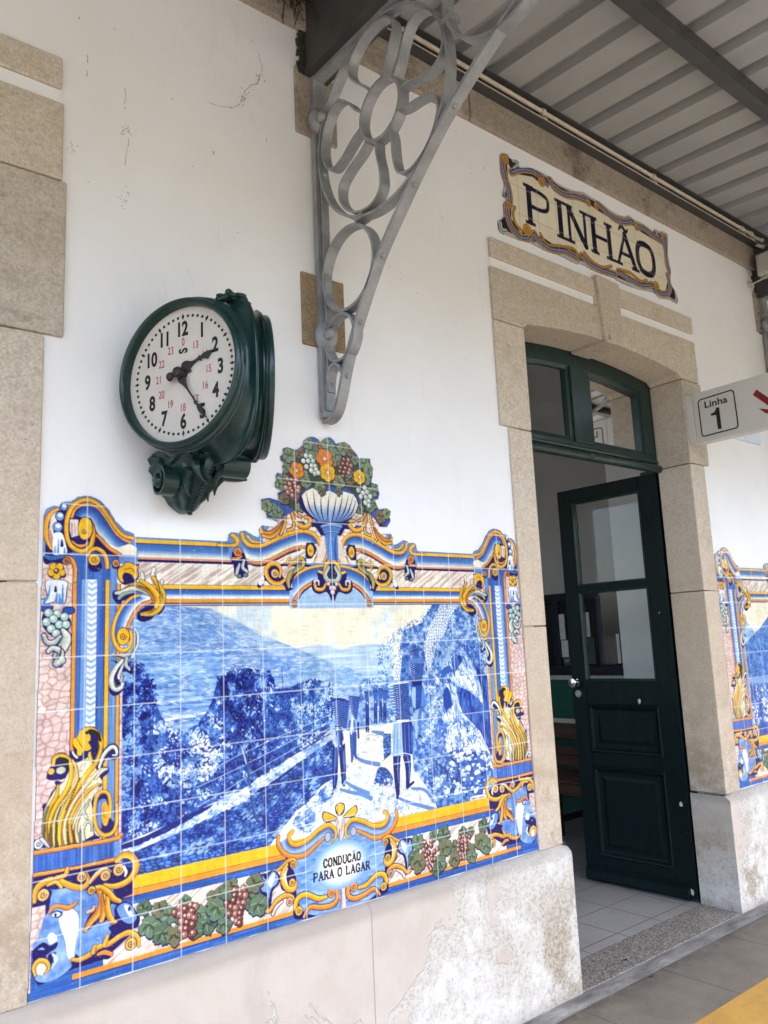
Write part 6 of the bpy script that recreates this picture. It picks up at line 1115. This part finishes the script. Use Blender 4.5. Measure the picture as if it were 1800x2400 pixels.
CY,CZ=-.388,3.190
part('outer_ring',lambda m_:strip(m_,circ(CY+.004,CZ-.003,.343,96),.010,closed=True))
part('centre_ring',lambda m_:strip(m_,circ(-.400,3.193,.104,56),.012,closed=True))
for i in range(5):
    a0=R_(83)+i*math.pi*.4
    def petal(m_,a0=a0):
        loc=[(.102,-.030),(.140,-.052),(.195,-.098),(.250,-.124),(.300,-.102),(.328,-.050),(.335,0),(.328,.050),(.300,.102),(.250,.124),(.195,.098),(.140,.052),(.102,.030)]
        c,s=math.cos(a0),math.sin(a0); strip(m_,smooth(np.array([(CY-.008+c*u-s*v,CZ+s*u+c*v) for u,v in loc]),6),.0075)
    part('petal',petal)
part('oval_ring',lambda m_:strip(m_,circ(-.185,2.698,.148,72) if False else [(-.186+.146*math.cos(a),2.710+.148*math.sin(a)) for a in np.linspace(0,2*math.pi,72,endpoint=False)],.010,closed=True))
part('small_ring',lambda m_:strip(m_,circ(-.127,2.476,.083,48),.010,closed=True))
part('end_loop',lambda m_:strip(m_,smooth(np.array([(-.036,2.235),(-.042,2.330),(-.055,2.375),(-.088,2.390),(-.120,2.372),(-.132,2.345)]),8),.010))
part('outer_scroll',lambda m_:strip(m_,circ(-.950,3.355,.222,72),.010,closed=True))
part('tip_scroll',lambda m_:strip(m_,circ(-1.30,3.45,.115,48),.010,closed=True))
dg_=[(-.013,2.199),(-.045,2.200),(-.080,2.219),(-.110,2.271),(-.152,2.375),(-.222,2.502),(-.317,2.640),(-.377,2.712),(-.467,2.800),(-.564,2.890),(-.685,2.988),(-.824,3.077),(-1.009,3.175),(-1.25,3.285),(-1.5,3.40),(-1.72,3.52)]
part('diagonal_strap',lambda m_:strip(m_,smooth(np.array(dg_),6),.013))
part('wall_bar',lambda m_:(m_.box(BX0-.008,BX1+.006,-.034,-.012,2.21,3.545),m_.box(BX0+.006,BX1-.006,-.050,-.040,2.30,3.30)))
part('top_arm',lambda m_:m_.box(BX0-.001,BX1+.001,-1.75,-.020,3.530,3.549))
for zc in(3.36,2.515):
    part('wall_boss',lambda m_:[m_.ball((.970,-.030,zc),.046,(1.0,.80,1.2),14,8),m_.tube([(.975,-.03,zc),(.975,-.085,zc+.012)],[.020,.012],8),m_.ball((.955,-.075,zc-.01),.022,(1,1.2,1),8,6)])
pts=smooth(np.array(dg_),6); d=np.gradient(pts,axis=0); d/=np.linalg.norm(d,axis=1,keepdims=True)
for s_ in(22,30,40,52,62,74):
    p=pts[s_]; nn=np.array([-d[s_][1],d[s_][0]]); nn=nn if nn[1]<0 else -nn; part('rivet',lambda m_: m_.ball((.975,p[0]+nn[0]*.007,p[1]+nn[1]*.007),.0095,(1,1,1),10,6))
for y,z in((-.046,2.46),(-.040,2.73),(-.052,3.135),(-.046,2.33)): part('rivet',lambda m_: m_.ball((.975,y-.002,z),.009,(1,1,1),10,6))
for y,z in((-.265,2.862),(-.388,3.532),(-.737,3.30)): part('clasp',lambda m_: m_.box(.953,.997,y-.020,y+.020,z-.010,z+.010))

AB2=copy_tree(AB,(3.545,0,0),'grey wrought iron bracket at the right edge beyond the PINHÃO sign')

# ------------------------------------------------------------------ canopy
CN=thing('platform_canopy','pale corrugated metal awning on charcoal steel beams over the platform','canopy',(0,0,0))
SL=.065; ZS=4.0; CANY=-3.15
sh=MB(); X=[];Zp=[]; x=1.893-.2295*26
while x<14: X+=[x,x+.010,x+.068,x+.078]; Zp+=[0,.046,.046,0]; x+=.2295
for j in range(1): pass
ys=[-.003,-.6,-1.2,-1.8,-2.4,-3.3,CANY]; vs=[(xv,yv,ZS+SL*yv+zv) for yv in ys for xv,zv in zip(X,Zp)]; n=len(X)
sh.add(vs,[(j*n+i,j*n+i+1,(j+1)*n+i+1,(j+1)*n+i) for j in range(len(ys)-1) for i in range(n-1)])
so=sh.obj('roof_sheet',M['sheet'],CN); md=so.modifiers.new('thick','SOLIDIFY'); md.thickness=.002; md.offset=1
xl,xr=-5,13.5
wc=MB(); wc.box(xl,xr,-.072,-.030,3.890,3.896); wc.box(xl,xr,-.030,-.024,3.890,3.996); wc.box(xl,xr,-.072,-.031,3.985,3.990); wc.obj('wall_channel',M['steel'],CN)
for yc in(-.79,-1.55,-2.30,-3.02):
    pz=ZS+SL*yc; pm=MB(); pm.box(xl,xr,yc,yc+.006,pz-.082,pz-.003); pm.box(xl,xr,yc+.006,yc+.062,pz-.082,pz-.076); pm.box(xl,xr,yc+.006,yc+.062,pz-.010,pz-.004); pm.box(xl,xr,yc+.056,yc+.062,pz-.0755,pz-.062)
    for k_ in range(60): pm.ball((-4.9+k_*.30,yc-.001,pz-.030),.006,(1,.6,1),6,4)
    pm.obj('purlin',M['steel'],CN)
for bx in(.975-3.545,.975,.975+3.545):
    bm_=MB(); y0,y1=-3.1,-.002; zt=lambda y: 3.885+SL*(y+.03)
    bm_.prism([(y0,3.552),(y1,3.552),(y1,3.880),(-.074,3.880),(-.074,3.87),(y0,3.66)],lambda u,v,wv:(wv,u,v),bx-.043,bx+.043)
    bm_.box(bx-.055,bx+.055,y0,y1,3.5495,3.5515); bm_.obj('beam',M['steel'],CN)
# broken mortar and nest straw round the beam end
dm=MB(); rg=random.Random(9)
for i in range(70):
    z=rg.uniform(3.56,3.74); x=.925+rg.choice((-1,1))*0-abs(rg.gauss(0,.012)) ; dm.ball((x,-.004+rg.uniform(-.006,.0),z),rg.uniform(.005,.014),(1,.6,1.2),6,4)
for i in range(40):
    z=rg.uniform(3.30,3.75); dm.ball((4.472-abs(rg.gauss(0,.010)),-.006,z),rg.uniform(.005,.013),(1,.6,1.3),6,4)
dm.obj('crumbled_mortar',M['dirt'],B,True)
nt=MB()
for i in range(260):
    p=np.array([.84+rg.gauss(0,.055),-.055+rg.uniform(-.06,.04),3.90+rg.gauss(0,.045)]); d=np.array([rg.gauss(0,1),rg.gauss(0,.6),rg.gauss(-.3,.8)]); d/=np.linalg.norm(d); L=rg.uniform(.03,.11)
    pts=[tuple(np.minimum(p+d*L*t+np.array([0,0,-.05*t*t*rg.uniform(0,1)]),[9,-.024,9])) for t in(0,.5,1)]; nt.tube(pts,.0016,4,caps=False)
tag(nt.obj('bird_nest',M['nest']),'dark tangle of straw from a nest beside the beam end above the bracket','nest')
# conduits along the wall channel
for i,(yy,zz,lab) in enumerate(((-.052,3.9105,'lower cream conduit pipe running along the steel channel under the awning'),(-.050,3.9580,'upper cream conduit pipe running along the steel channel under the awning'))):
    c_=thing('conduit_pipe',lab,'pipe',(0,0,0),'conduit pipes under the awning'); p_=MB(); p_.tube([(xl,yy,zz),(.92,yy,zz)],.0112,12); p_.tube([(1.03,yy,zz),(4.42,yy,zz),(4.455,yy-.01,zz-.02),(4.46,yy-.05,zz-.05)],.0112,12); p_.obj('pipe',M['conduit'],c_,True,angle=60)
    for xc in(1.42,2.31,3.27,4.28,4.40):
        q=MB(); q.lathe([(.011,-.010),(.0175,-.010),(.0175,.010),(.011,.010)],lambda a,b,h:(xc+h,yy+a,zz+b),14); q.obj('clip',M['conduit'],c_,True)
jb=thing('junction_box','grey plastic junction box fixed to the beam at the right edge','junction box',(4.43,-.17,3.72)); j_=MB(); j_.box(-.052,.045,-.10,.10,-.075,.075); j_.obj('box',M['jbox'],jb,bevel=.012,seg=3); j_=MB(); j_.box(-.058,-.050,-.085,.085,-.062,.062); j_.obj('lid',M['jbox'],jb,bevel=.004)
cb_=MB(); cb_.tube([(4.40,-.012,3.62),(4.405,-.06,3.625),(4.41,-.12,3.64),(4.42,-.17,3.66)],.006,8); cb_.ball((4.395,-.008,3.62),.022,(1,.5,1),10,6); tag(cb_.obj('cable',M['jbox'],None,True),'thin grey cable from a hole in the wall to the junction box','cable')

# ------------------------------------------------------------------ hanging platform sign and a wall sign behind it
SX=3.42; kz=.12056
def sp(x,y): P=on(1600+x*kz,860+y*kz,0,SX); return (P[1],P[2])
PS=thing('platform_sign','cream projecting sign reading Linha 1 with a red arrow, beside the door','sign',(0,0,0))
z0,z1=2.420,2.700; s_=MB(); s_.box(SX+.0,SX+.072,-1.02,-.058,z0,z1); s_.obj('sign_box',M['signwhite'],PS,bevel=.003); s_=MB(); s_.box(SX-.001,SX+.074,-.056,-.014,z0-.002,z1+.001); s_.obj('end_cap',M['signwhite'],PS,bevel=.003)
ring=[sp(*map(float,p.split(','))) for p in "305,720 310,685 330,655 370,632 640,548 905,465 950,458 980,475 995,510 1035,800 1076,1100 1076,1140 1062,1170 1030,1190 740,1265 445,1343 410,1345 388,1330 377,1295 340,1000".split()]
rg_=smooth(np.array(ring),4,True); c=rg_.mean(0); s_=MB(); n=len(rg_); d=np.roll(rg_,-1,0)-np.roll(rg_,1,0); d/=np.linalg.norm(d,axis=1,keepdims=True); nr=np.stack([-d[:,1],d[:,0]],1)*.0034
vs=[(SX-.0015,*p) for p in rg_+nr]+[(SX-.0015,*p) for p in rg_-nr]; s_.add(vs,[(i,(i+1)%n,n+(i+1)%n,n+i) for i in range(n)]); s_.obj('ring_border',M['black'],PS)
v,fc=text_tris('Linha',.066,.0012); a,b=sp(430,770),sp(875,655); wv=abs(b[0]-a[0]); sc_=wv/(v[:,0].max()-v[:,0].min()); cy_=(a[0]+b[0])/2; zz=sp(650,680)[1]
s_=MB(); s_.add([(SX-.0015,cy_-u*sc_,zz+w_*.80) for u,w_ in v],fc); s_.obj('line_lettering',M['black'],PS)
one=[sp(*map(float,p.split(','))) for p in "712,780 762,1200 690,1212 652,932 556,952 546,910 600,890 635,850 652,795".split()]; s_=MB(); s_.add([(SX-.0015,*p) for p in one],[tuple(range(len(one)))]); s_.obj('number',M['black'],PS)
ar=MB(); c0=sp(1365,545);c1=sp(1435,438)
def ap(dy,z): return (SX-.0015,dy,z)
Yt,Zt=c0; L=.20; dirv=np.array([-.80,-.60]); nrm=np.array([-.60,.80])*.0; 
p0=np.array(sp(1365,545)); p1=np.array(sp(1435,438)); dd=np.array(sp(1659,590))-p1; dd/=np.linalg.norm(dd); E0=p1+dd*.235; E1=p0+dd*.235
ar.add([ap(*q_) for q_ in(p0,p1,E0,E1)],[(0,1,2,3)]); a0=np.array(sp(1480,808)); a1=np.array(sp(1615,900)); tip=(E0+E1)/2+dd*.03
ar.add([ap(a0[0],a0[1]),ap(a1[0],a1[1]),ap(tip[0]-.03,tip[1]-.005),ap(tip[0]-.02,tip[1]+.035)],[(0,1,2,3)]); up=2*((E0+E1)/2)-a0
ar.add([(SX-.0018,*q_) for q_ in((tip[0]-.03,tip[1]-.005),(tip[0]+.012,tip[1]-.005),(tip[0]+.012,tip[1]+.13),(tip[0]-.03,tip[1]+.13))],[(0,1,2,3)]); ar.obj('arrow',M['arrow'],PS)
WS=thing('wall_sign','small pale blue wall sign with dark lettering, below the projecting sign','sign',(0,0,0)); s_=MB(); s_.box(3.90,4.262,-.016,-.002,2.528,2.70); s_.obj('plate',M['bluewhite'],WS,bevel=.002)
v,fc=text_tris('WC',.05); s_=MB(); s_.add([(4.13+u*1.1,-.0175,2.60+w_*.5) for u,w_ in v],fc); s_.obj('lettering',M['black'],WS)
# dead leaves blown on to the threshold
for i,(x,y,lab) in enumerate(((730,832,'small curled dead leaf lying on the speckled threshold'),(900,940,'small dead leaf on the grey paving in front of the threshold'))):
    P=on(1200+x*.36166,1950+y*.36166,2,.013 if i==0 else .002); l_=MB(); l_.add([(P[0]-.016,P[1]+.004,P[2]+.003),(P[0]-.004,P[1]+.008,P[2]),(P[0]+.016,P[1]-.004,P[2]+.004),(P[0]+.002,P[1]-.007,P[2]+.001),(P[0],P[1],P[2]+.0005)],[(0,1,4),(1,2,4),(2,3,4),(3,0,4)]); o_=l_.obj('dead_leaf',M['leafdry']); tag(o_,lab,'leaf','dead leaves by the door'); m2=o_.modifiers.new('thick','SOLIDIFY'); m2.thickness=.0012
